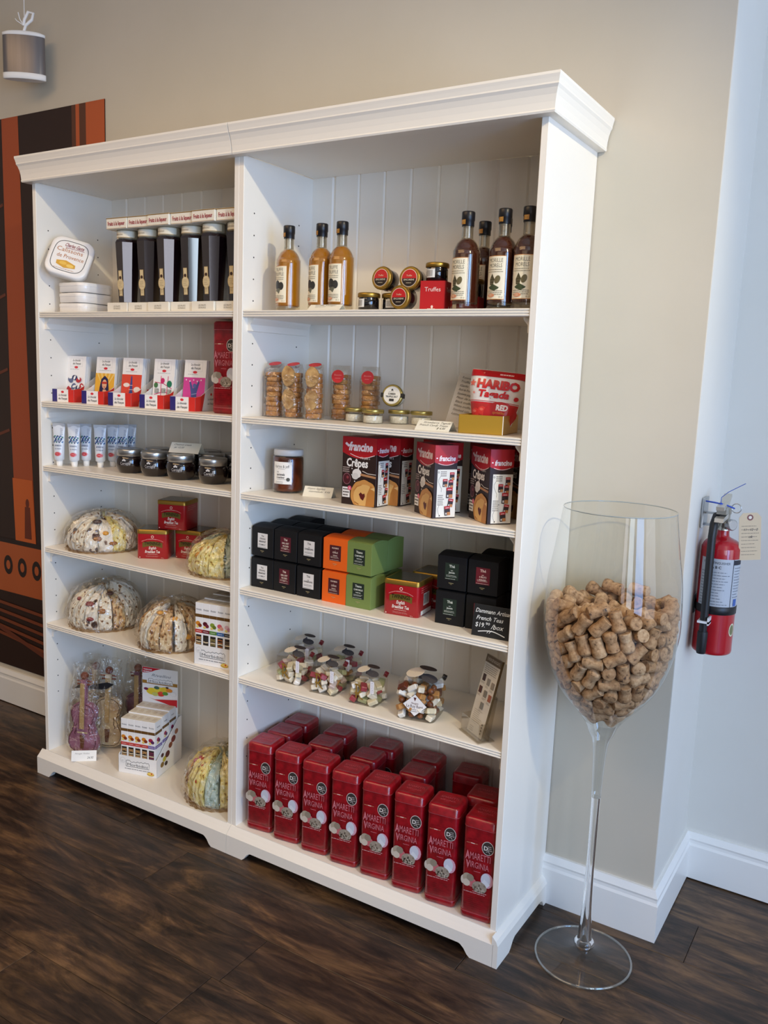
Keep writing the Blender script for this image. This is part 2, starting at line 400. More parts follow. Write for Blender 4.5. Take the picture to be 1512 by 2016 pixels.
# ------------------------------------------------------------------ the two bookcases
SH = {1: 1.651, 2: 1.352, 3: 1.131, 4: .845, 5: .569}
Z0 = .087; TOPZ = 2.067; TH = .02; D = .315
def bookcase(x0, right):
    w = .9; x1 = x0+w; nm = 'right' if right else 'left'
    t = thing('bookcase', 'white wooden bookcase with crown and five shelves, %s' % ('right unit, side panel facing the glass' if right else 'left unit, against the orange poster'), 'bookcase', (x0, 0, 0), 0)
    def B(name, mb, mm=WHITE): return mb.build(name, mm, t)
    m = MB(); m.bbox(0, .0176, 0, .333, .0, TOPZ, .0012); B('side_panel', m)
    m = MB(); m.bbox(w-.0176, w, 0, .333, .0, TOPZ, .0012); B('side_panel', m)
    bm = MB(); g = .0895
    bm.prism([(-g/2+.0006, D+.006), (-g/2+.0006, D+.004), (-g/2+.005, D), (g/2-.005, D), (g/2-.0006, D+.004), (g/2-.0006, D+.006)], 'z', Z0-.02, TOPZ)
    me = bm.mesh('back_board', WHITE)
    for k in range(10): link('back_board', me, t, (.0095+g*(k+.5)-.0005, 0, 0), scale=(.90, 1, 1) if k in (0, 9) else None)
    bk = MB(); bk.box(.01, w-.01, D+.004, D+.012, .05, TOPZ); B('back_sheet', bk)
    m = MB(); m.bbox(.018, w-.018, .0, D, TOPZ, TOPZ+.018, .001); B('top_panel', m)
    # crown moulding
    CP = [(0, 2.0624), (.029, 2.0624), (.031, 2.0665), (.0300, 2.070), (.0315, 2.084), (.0345, 2.098), (.0395, 2.110), (.0440, 2.116), (.0440, 2.1195), (.0465, 2.128), (.049, 2.1345), (.049, 2.14), (0, 2.14)]
    m = MB()
    if right: pth = [(0, 0, 0, -1), (w, 0, .78, -1), (w, .331, .78, 0)]
    else: pth = [(0, .331, -.45, 0), (0, 0, -.45, -1), (w-.0028, 0, 0, -1)]
    rings = mitre(pth, CP); m.loft(rings if True else rings[::-1]); B('crown_molding', m)
    # plinth with bracket feet
    f = .075
    cut = [(0, 0), (f-.012, 0), (f-.004, .006), (f+.006, .02), (f+.016, .028), (f+.022, .030)]
    L = (-.0187 if not right else 0); R_ = (w+.003 if right else w-.0012)
    poly = [(L, .062), (L, 0)] + [(L+u, v) for u, v in cut[1:]] + [(R_-u, v) for u, v in cut[:0:-1]] + [(R_, 0), (R_, .062)]
    m = MB(); m.prism(poly, 'y', -.0242, -.004); m.prism([(-.0242, .062), (-.004, .062), (.0, .085), (-.002, .085), (-.012, .074)], 'x', L, R_); B('plinth_front', m)
    sd = [(-.0242, 0), (.055, 0), (.064, .006), (.078, .022), (.09, .028), (.27, .028), (.285, .022), (.297, .004), (.30, 0), (.316, 0), (.316, .062), (-.0242, .062)]
    if right:
        m = MB(); m.prism(sd, 'x', w+.004, w+.0173); m.prism([(w, .0625), (w+.0173, .062), (w+.012, .074), (w+.001, .085), (w, .085)], 'y', -.0242, .316); B('plinth_side', m)
    else:
        sd = [(-.0035, 0), (.055, 0)]+sd[2:-1]+[(-.0035, .062)]
        m = MB(); m.prism(sd, 'x', -.0187, -.001); m.prism([(0, .0622), (-.0187, .0622), (-.012, .074), (-.001, .085), (0, .085)], 'y', -.0035, .316); B('plinth_side', m)
    m = MB(); m.box(.0176, w-.0176, -.002, D, .066, Z0); B('bottom_shelf', m)
    # shelves with triple-bead front edge
    def bead(zc, h): return [(.006-.0045*math.cos(a), zc+h/2*math.sin(a)) for a in [-PI/2+PI*i/5 for i in range(6)]]
    for k, z in SH.items():
        pr = [(D-.001, z-TH), (.012, z-TH)]
        for q in range(3): pr += bead(z-TH+TH*(q+.5)/3, TH/3-.0012)
        pr += [(.012, z), (D-.001, z)]
        m = MB(); m.prism(pr, 'x', .0185, w-.0185); B('shelf', m)
        cl = [(0, z-TH), (.024, z-TH), (.022, z-TH-.006), (.016, z-TH-.013), (.0115, z-TH-.018), (.0115, z-TH-.036), (0, z-TH-.036)]
        m = MB(); m.prism([(.0176+u, v) for u, v in cl], 'y', .022, .29); B('shelf_bracket', m)
        m = MB(); m.prism([(w-.0176-u, v) for u, v in cl], 'y', .022, .29); B('shelf_bracket', m)
    # rows of peg holes
    m = MB()
    for sx in (.0179, w-.0179):
        for yy in (.045, .25):
            for k in range(28):
                zz = .30+.06*k
                if any(-.06 < zz-z < .005 for z in SH.values()): continue
                m.prism([(yy+.0022*math.cos(a*PI/3), zz+.0022*math.sin(a*PI/3)) for a in range(6)], 'x', sx-.0005, sx+.0005)
    o = B('peg_holes', m, mat('3A3530', .8)); o['kind'] = 'stuff'
    return t
bookcase(-.9, False); bookcase(0, True)

# ------------------------------------------------------------------ giant wine glass with corks
GX, GY = 1.085, .150
t = thing('giant_wine_glass', 'giant clear wine glass half full of corks standing on the floor', 'glass', (GX, GY, 0))
m = MB()
prof = [(.133, 1.19), (.149, 1.08), (.159, 1.015), (.1635, .93), (.1625, .89), (.156, .85), (.146, .812), (.136, .782), (.12, .748), (.097, .715), (.068, .682), (.046, .655)]
import itertools
def smooth_prof(pr, n=4):
    o = []
    for i in range(len(pr)-1):
        p0, p1, p2, p3 = pr[max(i-1, 0)], pr[i], pr[i+1], pr[min(i+2, len(pr)-1)]
        for k in range(n):
            s_ = k/n; o.append(tuple(.5*(2*b+(c-a)*s_+(2*a-5*b+4*c-d)*s_*s_+(3*b-a-3*c+d)*s_**3) for a, b, c, d in zip(p0, p1, p2, p3)))
    return o+[pr[-1]]
m.lathe(smooth_prof(prof, 4), 64, cap=False); bowl = m.build('bowl', GLASS, t)
m = MB(); m.tube([(.133*math.cos(a), .133*math.sin(a), 1.19) for a in [2*PI*i/64 for i in range(65)]], .0014, 6); m.build('rim', mat('98A09E', .05, coat=1), bowl)
SOLID = mat('FFFFFF', 0, trans=1, ior=1.45); FUNNEL = clear('stem_glass', 'F6F8F8', .06, .95, 2.2, .02)
m = MB(); m.lathe(smooth_prof([(.046, .6545), (.038, .640), (.031, .622), (.021, .60), (.0165, .56), (.0138, .50), (.0120, .45)], 3), 32, cap=False); m.build('bowl_base', FUNNEL, t)
m = MB(); m.lathe(smooth_prof([(.0119, .45), (.0112, .41), (.0105, .30), (.0113, .2), (.0135, .13), (.0175, .07), (.019, .058)], 3), 32)
m.build('stem', SOLID, t)
m = MB(); m.lathe([(.019, .057), (.024, .052), (.027, .045), (.026, .038), (.02, .034), (.019, .030)], 32); m.build('stem_collar', SOLID, t)
m = MB(); m.lathe([(.02, .030), (.035, .020), (.07, .011), (.1225, .0055)], 72, cap=False); m.build('foot', GLASS, t)
m = MB(); m.tube([(.1225*math.cos(a), .1225*math.sin(a), .004) for a in [2*PI*i/72 for i in range(73)]], .003, 8); m.build('foot_rim', clear('glass_edge', 'F2F6F4', .18, .6, 2, .05), t)
CORKS = '20,-66,713,98,19,10;11,-46,687,-98,-12,-13;-58,-19,703,41,-90,-14;2,64,706,-27,-60,-75;39,12,678,-71,23,-67;-34,49,701,-13,-73,-67;-60,63,737,-82,-31,48;73,88,785,77,-32,56;33,47,698,12,-73,-67;82,31,739,11,82,56;-23,-31,678,60,50,-63;-49,88,757,87,27,-41;-61,31,713,-9,-92,-38;64,-1,708,-15,-97,-18;36,-20,679,63,-20,75;-5,3,672,91,-42,0;-87,77,789,-59,-29,75;-95,50,771,-56,-26,79;-69,-39,727,-51,86,3;116,-1,790,-24,-60,-76;-105,9,766,24,91,-34;-50,104,787,-86,-26,43;22,-9,707,82,19,54;87,60,767,67,-54,51;-44,-80,742,28,-73,63;-29,-57,708,-93,27,23;-5,104,764,-99,3,16;91,-56,770,-18,48,-86;60,-61,736,-78,-61,-16;-2,37,674,97,-13,-20;2,-102,760,-80,24,-54;115,-33,801,-39,-58,-72;-117,15,797,-21,-93,29;-127,19,832,-28,-79,54;-16,82,733,72,50,49;-3,36,736,8,-69,72;39,-109,790,-94,-29,-15;59,47,721,-8,79,61;107,54,801,36,-89,-28;-90,-42,755,-51,83,23;-85,-2,735,-53,-37,76;1,-120,802,45,-25,86;12,56,756,-75,61,-25;-43,4,681,13,-96,-23;20,-78,742,15,89,42;-115,-56,829,0,56,-83;-109,-36,787,-28,95,-12;7,117,793,100,-8,-6;81,-17,732,-26,-96,-8;96,-74,807,-65,-73,-23;110,75,847,6,-51,-86;50,-37,717,39,-48,-79;-47,115,819,88,22,-42;92,-20,762,89,-15,-43;-88,90,823,72,53,-45;130,-11,839,23,-42,88;-7,-32,715,78,-53,34;27,81,735,42,-63,-65;-31,-119,812,-43,36,-83;-75,-76,769,-66,17,73;-13,-75,737,-11,-62,-78;-75,29,743,90,-24,37;33,93,772,40,87,-28;-66,-97,794,64,-16,-75;103,19,765,-24,-62,-74;-27,-98,779,43,76,49;-34,-58,769,-92,11,-37;-32,45,745,43,76,48;69,-107,826,0,33,-94;55,108,806,-81,24,-53;-112,55,819,-15,31,94;6,-63,774,14,97,-21;-22,12,711,-22,77,59;-21,-39,744,77,30,56;-55,-106,829,-55,-83,-8;70,-82,770,-9,47,-88;122,33,826,8,-87,-49;-44,-128,859,45,-3,-89;5,-131,842,-100,-5,4;70,21,768,-28,-70,-65;27,-39,749,-79,22,-58;90,-82,838,64,-76,-5;-125,-21,826,-27,-9,96;-48,-25,758,-80,-42,-42;-72,-4,771,55,57,-61;125,17,854,98,19,0;0,126,824,-100,0,-1;-115,74,865,-28,-23,93;52,-8,744,16,-65,74;-44,-5,731,-48,85,22;-91,-67,807,65,73,20;58,-39,778,11,-86,-50;119,-53,837,37,92,-13;-11,75,779,-90,-26,-36;82,-7,796,4,93,-36;15,23,711,68,7,73;36,-111,822,34,-94,-1;88,92,828,16,-50,-85;-104,93,895,53,46,-71;47,-1,789,26,-12,96;39,-88,766,21,-76,-62;54,-85,851,55,-24,80;56,61,791,-85,47,24;-78,-17,808,-75,-64,-18;35,25,747,-72,-59,37;-131,-38,869,-23,40,89;-93,-92,838,58,-26,-78;19,-21,777,-29,55,-78;53,-125,859,79,26,56;0,-4,738,-99,6,-13;-130,38,860,29,79,-54;129,47,870,-27,44,-86;123,-37,868,94,-33,6;52,73,753,39,84,-38;-35,119,848,13,-99,3;109,-68,869,-94,32,-10;64,-62,810,-39,-71,59;-46,6,791,-12,99,6;-135,37,898,-28,-95,16;-20,-26,788,-78,-50,38;93,-101,874,-54,-37,-76;-83,106,853,75,47,-46;15,-138,883,30,15,-94;-55,54,777,-29,-72,-63;-72,-105,859,-56,-82,-10;-49,-71,801,-63,51,-58;-119,-69,876,-35,40,85;-59,-68,840,100,4,2;-25,10,764,91,-23,36;138,3,883,3,89,46;42,33,787,-20,24,-95;93,102,877,-37,20,-91;-16,90,809,90,9,42;66,122,883,-43,11,-90;135,44,911,-31,95,1;14,46,800,-25,-83,50;-66,-38,785,83,46,33;33,-66,799,-24,-87,43;-59,72,816,-66,-71,-26;-18,39,777,-98,-6,19;-96,8,822,-40,-81,43;-65,-124,896,67,-44,60;-7,-89,812,88,14,-46;92,-31,827,19,88,43;-78,30,793,-25,-78,-57;-25,-99,853,-75,33,57;-66,121,878,80,37,-47;-6,-57,805,98,20,6;49,120,837,-84,19,-50;74,-120,904,20,26,-95;-138,-2,874,-12,8,99;-19,-137,882,32,7,-95;-101,-96,889,-48,38,79;14,10,788,10,-52,85;-141,-18,912,17,-91,-39;142,1,926,-5,35,94;90,26,824,-11,3,-99;-84,-29,839,53,82,21;-50,22,824,100,2,7;43,-134,902,-26,-20,94;47,-29,816,94,13,31;-51,-42,819,-97,14,18;-130,-58,925,1,7,100;-80,-100,915,-53,-74,41;17,-141,932,-65,-12,-75;-84,-63,870,33,-81,48;-2,-25,817,87,33,-37;-93,15,855,98,-18,-8;-42,-101,889,-74,66,-9;-25,54,808,96,25,-16;-56,-35,861,53,-22,-82;-25,-140,931,50,-4,86;17,61,828,97,-26,1;62,10,825,-51,85,-13;19,-51,835,72,-56,-41;119,-76,911,-24,-20,-95;-62,80,850,-85,-44,-28;-16,11,806,10,95,-30;-2,127,856,-7,100,-1;70,54,825,-92,-28,-27;135,-39,901,-27,-96,7;31,123,864,4,-100,6;27,8,826,32,-95,-7;110,70,886,90,41,11;13,-92,845,28,-78,56;25,90,814,4,-61,-79;94,43,864,21,-70,68;56,84,842,32,20,93;-59,-128,944,-80,34,-49;-100,-20,867,72,-33,61;-113,-86,937,3,-12,-99;-12,38,835,68,-67,-30;-16,82,843,-81,-46,-37;-45,-8,835,64,-38,-66;68,-48,848,81,27,51;28,78,858,43,-63,65;-19,-56,841,-29,88,37;6,130,889,-6,100,-3;58,129,933,-9,-1,100;-27,127,880,-8,100,-1;52,47,853,-74,-58,-34;68,-68,883,-59,73,-34;-98,103,930,-60,-61,52;63,84,883,75,-65,-14;105,-8,885,31,-42,85;36,14,866,7,49,87;38,125,899,-3,-98,21;-55,41,850,-40,-72,57;-38,-64,873,-99,11,9;122,-34,930,-92,2,-40;47,-21,850,-90,-40,-16;7,51,861,63,-74,-21;-85,-101,954,57,74,-35;80,-31,882,-61,71,-37;87,112,927,-9,0,100;42,-101,883,-72,-27,-64;-86,46,841,-37,17,91;2,-7,843,54,-72,43;-58,129,910,-82,-31,48;-47,-100,930,19,-51,-84;-100,-48,900,-56,82,-13;32,58,893,-41,82,40;-3,-96,877,5,-99,13;52,-130,949,34,-2,-94;-139,28,932,20,98,1;-27,23,861,6,73,68;69,13,863,1,-66,75;-74,65,878,-91,41,4;31,-64,865,-37,-91,17;-66,1,879,-78,5,62;-124,68,930,-16,-13,-98;-28,70,873,-55,-74,-38;105,84,917,86,51,5;-18,132,913,-5,100,-1;4,89,890,-46,5,89;128,35,942,-95,-13,-28;-25,-23,867,-4,-65,76;-111,33,953,-49,-71,50;100,20,900,-95,-26,16;21,97,922,-58,78,25;5,-42,872,43,88,18;-5,44,892,-89,46,4;-50,37,894,45,69,57;41,-23,884,17,-95,26;71,42,891,-57,-60,-56;-23,8,893,63,60,49;18,-99,905,-9,-99,8;140,-9,965,-2,-92,-39;99,88,954,-67,-63,-38;93,-97,916,-69,66,-30;6,7,874,-30,80,-51;-48,95,893,36,36,86;-108,0,893,16,79,-59;20,141,928,63,-13,77;54,-63,912,-48,-86,-17;104,-87,955,66,-25,-71;86,41,930,-9,98,-16;-33,-42,903,73,-67,-10;10,60,925,83,-15,53;-94,59,917,19,16,97;8,-134,968,79,55,28;-16,-88,910,-27,83,-49;26,137,967,-98,19,3;-78,117,953,-69,-49,53;-95,38,880,-92,37,-10;-69,78,909,-65,76,-10;14,-57,901,91,2,-42;40,-103,929,69,5,-72;-6,133,945,29,-95,-10;-76,-24,906,38,-62,-69;124,67,951,-4,19,-98;-74,24,916,-13,-99,-8;71,-18,911,85,53,-1;-140,-18,948,-11,96,24;-11,-18,909,-50,29,82;-56,-66,909,71,-48,52;-89,-60,934,67,-71,-24;29,-26,917,40,-83,38;-14,33,925,-86,51,-9;-41,121,936,10,97,21;90,-59,921,23,21,-95;-54,-36,934,-82,-45,-34;57,14,908,-30,-60,-74;23,22,911,-32,-82,-47;17,-70,933,75,66,-7;-45,3,918,36,88,30;-108,19,922,-3,80,-60;70,-34,942,92,39,-3;55,63,916,31,88,-37;-106,-23,937,32,8,94;-26,77,917,-32,-73,-60;-36,117,969,-98,9,16;79,-107,945,-64,73,-25;-50,71,940,-24,97,9;-18,-110,952,-79,-19,58;103,0,931,-69,-1,72;119,-57,955,-92,38,-6;42,0,937,-87,49,2;-15,-53,933,54,84,-6;52,88,940,44,79,-43'
CK = noisy('cork', [(.30, '4A3222'), (.70, 'BC966E'), (.40, '96704C'), (.5, 'A67E58')], 120, .75, .6, 10, dist=.001)
CK2 = noisy('cork_pale', [(.30, '5E422E'), (.70, 'CCAA84'), (.40, 'AC8660'), (.5, 'B8926C')], 120, .75, .6, 10, dist=.001)
stp = Pr(); stp.text('MOSC', 0, .010, .0085, '3A281C', w=.024, bold=.01); stp.rect(-.012, .0075, .012, .0082, '3A281C'); stp_o = stp.build('stamp', None, cyl=.0176); stp_me = stp_o.data; bpy.data.objects.remove(stp_o)
def cork_mesh(q, mm):
    m = MB()
    m.ends = True
    if q == 0: pr = [(.0135, -.0255), (.0155, -.024), (.0152, -.008), (.0148, .000), (.0160, .004), (.0170, .009), (.0172, .016), (.0155, .0225), (.009, .0252), (.001, .0256)]
    elif q == 1: pr = [(.0150, -.0245), (.0160, -.023), (.0150, -.009), (.0135, -.003), (.0150, .003), (.0170, .009), (.0170, .019), (.0150, .0240), (.001, .0246)]
    else: pr = [(.0145, -.0235), (.0158, -.022), (.0158, .021), (.0145, .0225), (.001, .0226)]
    k = 2 if q < 2 else 1
    m.lathe(pr[:2], 14, False); m.lathe(pr[1:-k], 14, True, cap=False); m.lathe(pr[-k-1:], 14, q < 2, cap=False); return m.mesh('cork', mm)
cms = [cork_mesh(0, CK), cork_mesh(1, CK2), cork_mesh(0, CK2), cork_mesh(1, CK)]
for i, s_ in enumerate(CORKS.split(';')):
    a = [float(q) for q in s_.split(',')]
    o = link('cork', cms[i % 4], None, (GX+a[0]/1000, GY+a[1]/1000, a[2]/1000), Vector(a[3:]).to_track_quat('Z', 'Y').to_euler())
    if i % 4 == 0: link('stamp', stp_me, o, (0, 0, 0), (PI/2, 0, 1.3*i))
    tag(o, 'brown champagne cork piled inside the giant wine glass', 'cork', 'corks in the giant wine glass')

# ------------------------------------------------------------------ fire extinguisher on the pillar side
RED = mat('B01220', .28, coat=.6); BLK = mat('1A1A1C', .4); STEEL = mat('C9CBCC', .25, 1)
t = thing('fire_extinguisher', 'red fire extinguisher with black hose hung on the white pillar', 'extinguisher', (1.263, .5, .783))
m = MB(); m.lathe(smooth_prof([(.046, .0), (.0505, .006), (.0505, .03), (.0505, .15), (.0505, .272), (.0485, .290), (.040, .304), (.024, .312), (.0165, .318), (.0155, .334)], 3), 40); m.build('cylinder_body', RED, t)
m = MB(); m.lathe([(.018, .333), (.018, .343), (.014, .345), (.014, .375), (.016, .377), (.016, .392)], 20); m.box(-.012, .012, -.055, .012, .380, .398); m.build('valve', mat('B9B7AE', .3, .9), t)
m = MB(); m.prism([(-.075, .392), (-.015, .398), (.02, .42), (.018, .428), (-.02, .412), (-.078, .402)], 'x', -.010, .010)
m.T = Matrix.Rotation(math.radians(70), 4, 'Z'); hb = m.build('lever_handle', mat('CFCBC0', .35, .6), t)
m = MB(); m.prism([(-.078, .372), (-.015, .380), (.012, .376), (.012, .368), (-.02, .366), (-.08, .362)], 'x', -.011, .011); m.T = Matrix.Identity(4); m.build('carry_handle', mat('CFCBC0', .35, .6), t)
m = MB(); m.tube([(-.010, -.020, .372), (-.012, -.045, .374), (-.014, -.062, .355), (-.015, -.066, .32), (-.014, -.066, .2), (-.014, -.066, .085), (-.014, -.066, .06)], .0105, 12); m.build('hose', BLK, t)
m = MB(); m.lathe([(.011, -.005), (.0125, 0), (.0135, .05), (.012, .055)], 14); m.build('nozzle', mat('131316', .5), t, (-.014, -.066, .012))
m = MB(); m.box(-.028, .001, -.082, -.050, .092, .0975); m.box(-.003, .001, -.082, -.050, .088, .108); m.build('hose_clip', mat('E8E8E8', .3), t)
m = MB(); m.lathe([(.0512, .112), (.0522, .113), (.0522, .133), (.0512, .134)], 36, cap=False); m.box(-.053, -.0515, -.02, .02, .10, .15); m.build('strap', BLK, t)
m = MB(); m.lathe([(.014, 0), (.015, .003), (.015, .011), (.012, .013)], 16); m.build('pressure_gauge', mat('C9CBCC', .3, .8), t, (.018, -.022, .352), (PI/2, 0, math.radians(50)))
p = Pr(); p.rect(-.055, .13, .075, .262, 'B8BCC2', 14); p.rect(.036, .247, .07, .260, '1E2432', 4)
p.text('FIRE EXTINGUISHER', -.01, .248, .009, '2A2C30', w=.07); p.text('A B C', -.01, .236, .010, '2A2C30', bold=.02)
p.scrib(-.05, .028, .225, 12, .0078, '6A6F78', .0016); p.scrib(.04, .07, .238, 11, .0078, '6A6F78', .0014); p.rect(.034, .132, .0355, .262, '3A3F48'); p.rect(.045, .136, .058, .155, '3C5FA8', 3)
p.build('instruction_label', t, (0, 0, 0), (90, 0, 12), cyl=.0505)
p = Pr(); p.disc(0, .07, .012, 'D8D2B0', .018); p.disc(0, .07, .009, '7A7A52', .014); p.build('emblem', t, (0, 0, 0), (90, 0, 72), cyl=.0505)
m = MB(); m.bbox(-.055, -.049, -.03, .03, .335, .415, .001); m.box(-.05, -.012, -.006, .006, .340, .346); m.box(-.05, -.012, -.006, .006, .372, .377); m.build('wall_bracket', mat('B9BCBE', .3, .9), t)
m = MB(); m.tube([(-.045, -.03, .408), (-.02, -.05, .409), (.008, -.045, .405), (.025, -.02, .395)], .0022, 6); m.ball((-.004, -.05, .402), .006, .006, .009)
m.tube([(-.004, -.05, .41), (-.004, -.052, .424), (.012, -.05, .44), (.05, -.045, .465)], .0009, 5); m.build('tamper_seal', mat('2F4FB0', .4), t)
m = MB(); m.tube([(.03+.012*math.cos(a), -.02, .396+.012*math.sin(a)) for a in [2*PI*i/16 for i in range(17)]], .0014, 6); m.build('pull_ring', STEEL, t)
tg = MB(); tg.prism([(-.028, -.125), (.028, -.125), (.028, -.012), (.018, 0), (-.018, 0), (-.028, -.012)], 'y', -.0005, .0005)
to = tg.build('inspection_tag', mat('D9C3A2', .8), t, (.062, -.005, .386), (0, math.radians(-5), math.radians(28)))
p = Pr(); p.disc(0, -.012, .008, '7A3B33'); p.disc(0, -.012, .0042, 'E8DCC8'); p.scrib(-.022, .024, -.035, 9, .0095, '7A6A58', .0011); p.text('11 - 12 - 2', .002, -.047, .009, '3A3430', shear=.3, w=.035); p.text('ok', .002, -.066, .010, '3A3430', shear=.3)
p.build('tag_writing', to, (0, -.0005, 0))

# ------------------------------------------------------------------ hanging metal cylinder, top left
t = thing('hanging_cylinder', 'grey metallic cylinder with white rims hanging by a knotted white cord', 'pendant', (-1.262, .245, 2.512), 38)
m = MB(); m.lathe([(.074, .012), (.0745, .015), (.0745, .138), (.074, .141)], 40, sy=.30); m.build('cylinder', noisy('brushed_grey', [(.3, '6F6A68'), (.7, '7C7674')], 60, .28, .05, stretch=(1, 1, .05)), t)
_M['brushed_grey'].node_tree.nodes['Principled BSDF'].inputs['Metallic'].default_value = .35
m = MB(); m.lathe([(.070, -.008), (.0765, -.006), (.0765, .012), (.070, .014)], 40, sy=.30); m.build('bottom_rim', mat('F2F0EA', .5), t)
m = MB(); m.lathe([(.07, .140), (.076, .141), (.076, .150), (.06, .156), (.02, .160)], 40, sy=.30); m.build('top_rim', mat('F2F0EA', .5), t)
m = MB(); m.tube([(0, 0, .155), (.008, 0, .18), (.03, .0, .20), (.036, 0, .222), (.018, 0, .226), (.004, 0, .2), (.0, 0, .178)], .0055, 8)
m.tube([(0, 0, .18), (-.012, 0, .2), (-.02, .01, .225)], .002, 6); m.tube([(0, 0, .18), (-.02, -.01, .19), (-.028, 0, .2)], .0015, 6); m.tube([(.004, 0, .2), (.004, .01, .835)], .0015, 6); m.build('cord', mat('F4F2EE', .6), t)
# ================================================================== LEFT CASE
# ---- top shelf: white lozenge sweet tins and fruit-in-liqueur jars
S1, S2, S3, S4, S5 = (SH[k] for k in (1, 2, 3, 4, 5))
TW = mat('F1EFEC', .3, coat=.3)
def sweet_tin(label, loc, rot, lid=True):
    t = thing('sweet_tin', label, 'tin', loc, 0, 'white sweet tins on the top shelf'); t.rotation_euler = [math.radians(a) for a in rot]
    m = MB(); m.rbox(.138, .138, [(0, .003), (.003, 0), (.020, 0)], .034, 6); m.build('tin_base', TW, t)
    m = MB(); m.rbox(.1405, .1405, [(.0195, .0), (.028, 0), (.0315, .004), (.0325, .012)], .035, 6); m.build('lid', TW, t)
    if lid:
        p = Pr(); q = [(.055*math.copysign(abs(math.cos(a))**.55, math.cos(a)), .055*math.copysign(abs(math.sin(a))**.55, math.sin(a))) for a in [2*PI*i/40 for i in range(41)]]
        p.line(q, .0022, '4A4A48'); p.text('Calissons', -.004, .014, .022, 'B5702E', w=.085); p.text('de Provence', .004, -.008, .020, 'B5702E', w=.088)
        p.text('Charles Gaste', .006, .034, .018, '8A1F2C', w=.062, shear=.35, bold=.015); p.line([(-.02, .029), (.04, .031)], .0015, '8A1F2C')
        p.poly([(-.035, -.022), (-.005, -.016), (.028, -.026), (.03, -.038), (-.005, -.044), (-.033, -.035)], 'D9A640'); p.disc(-.012, -.028, .012, 'E8BE58', .006); p.disc(.012, -.033, .012, 'F0CB6A', .006)
        p.scrib(-.038, .03, -.049, 1, .004, 'B08050')
        p.build('lid_print', t, (0, 0, .0325), (0, 0, 0), m=ink(.3))
    return t
for k, w_ in enumerate(('bottom', 'second', 'topmost flat')):
    sweet_tin('white lozenge sweet tin, %s one of the flat stack on the top shelf' % w_, (-.785+.003*k, .115-.002*k, S1+.0335*k), (0, 0, (2, -3, 1)[k]), False)
sweet_tin('white tin lid printed Calissons de Provence, leaning upright on stacked white tins', (-.800, .070, S1+.168), (66, 14, 36))
sweet_tin('white sweet tin standing on edge behind the flat stack and first jar', (-.64, .235, S1+.0705), (82, 0, 20))

CARD = mat('EFE9DA', .55); GOLDC = mat('B08A3E', .35, .7)
PURP = mat('1A0C12', .06, coat=1, spec=.8)
def octa(r, z): return [(r*math.cos(PI/8+PI/4*i), r*math.sin(PI/8+PI/4*i), z) for i in range(8)]
def liqueur_jar(label, loc):
    t = thing('fruit_jar', label, 'jar', loc, 0, 'fruit in liqueur jars on the top shelf')
    m = MB(); m.loft([octa(.026, .028), octa(.030, .031), octa(.040, .214), octa(.036, .222), octa(.029, .226)]); m.build('glass_body', PURP, t)
    m = MB(); m.lathe([(.029, .225), (.0335, .227), (.0335, .250), (.030, .252)], 28); m.build('jar_lid', mat('D7CDB4', .3, .5), t)
    p = Pr(); p.rect(-.05, .229, .05, .248, 'E4DDC8', 12); p.text('Framboises', -.006, .235, .010, '6B5A50', w=.036, shear=.2); p.rect(-.05, .2285, .05, .2295, 'B08A3E', 12)
    p.build('lid_band', t, cyl=.0335)
    m = MB(); m.bbox(-.0455, .0455, -.046, .046, 0, .028, .0008); m.build('carton_base', CARD, t)
    m = MB(); m.bbox(-.0455, .0455, -.046, .046, .252, .286, .0008); m.box(-.0458, .0458, -.0463, .0463, .2835, .2863); tp = m.build('carton_top', CARD, t)
    m = MB(); m.box(-.0462, .0462, -.0467, .0467, .2835, .2858); m.build('gold_edge', GOLDC, tp)
    m = MB(); m.box(-.044, .044, .044, .0455, .02, .26); m.build('carton_back', CARD, t)
    p = Pr(); p.text('Fruits à la liqueur', 0, .263, .017, 'A8323A', w=.076, bold=.02); p.rect(-.045, .2535, .045, .2545, 'B08A3E'); p.text('LES FRUITS', 0, .014, .007, '8C8270', w=.03); p.text('DE FRANCE', 0, .007, .007, '8C8270', w=.03)
    p.build('carton_print', t, (0, -.0465, 0))
    p = Pr(); p.rect(-.0075, .050, .0075, .128, 'C9AE7C'); p.rect(-.006, .052, .006, .126, 'DCC79A'); p.disc(0, .085, .0145, 'C9AE7C', .019); p.disc(0, .085, .0125, 'DCC79A', .017); p.disc(0, .106, .005, '3A2018'); p.scrib(-.009, .009, .092, 4, .005, '9A8460', .001); p.scrib(-.005, .005, .066, 3, .004, '8A7450', .001)
    p.build('emblem_label', t, (0, 0, 0), (90, 0, 0), warp=lambda u, v, e: (u, v, (.030+(v-.031)*.01/.183)*math.cos(PI/8)+.0003+e))
    return t
j0 = None
for k in range(6):
    lb = 'tall dark octagonal jar of fruit in liqueur, %s in the row' % (ORD[k]+' from the left' if 0 < k < 5 else ('leftmost' if k == 0 else 'rightmost, cut by the divider'))
    loc = (-.522+.0925*k, .068+(.0, .003, -.002, .004, -.003, .002)[k], S1)
    if j0 is None: j0 = liqueur_jar(lb, loc)
    else: dup(j0, loc, (0, 1.5, -1, 1, -1.5, .5)[k], lb)

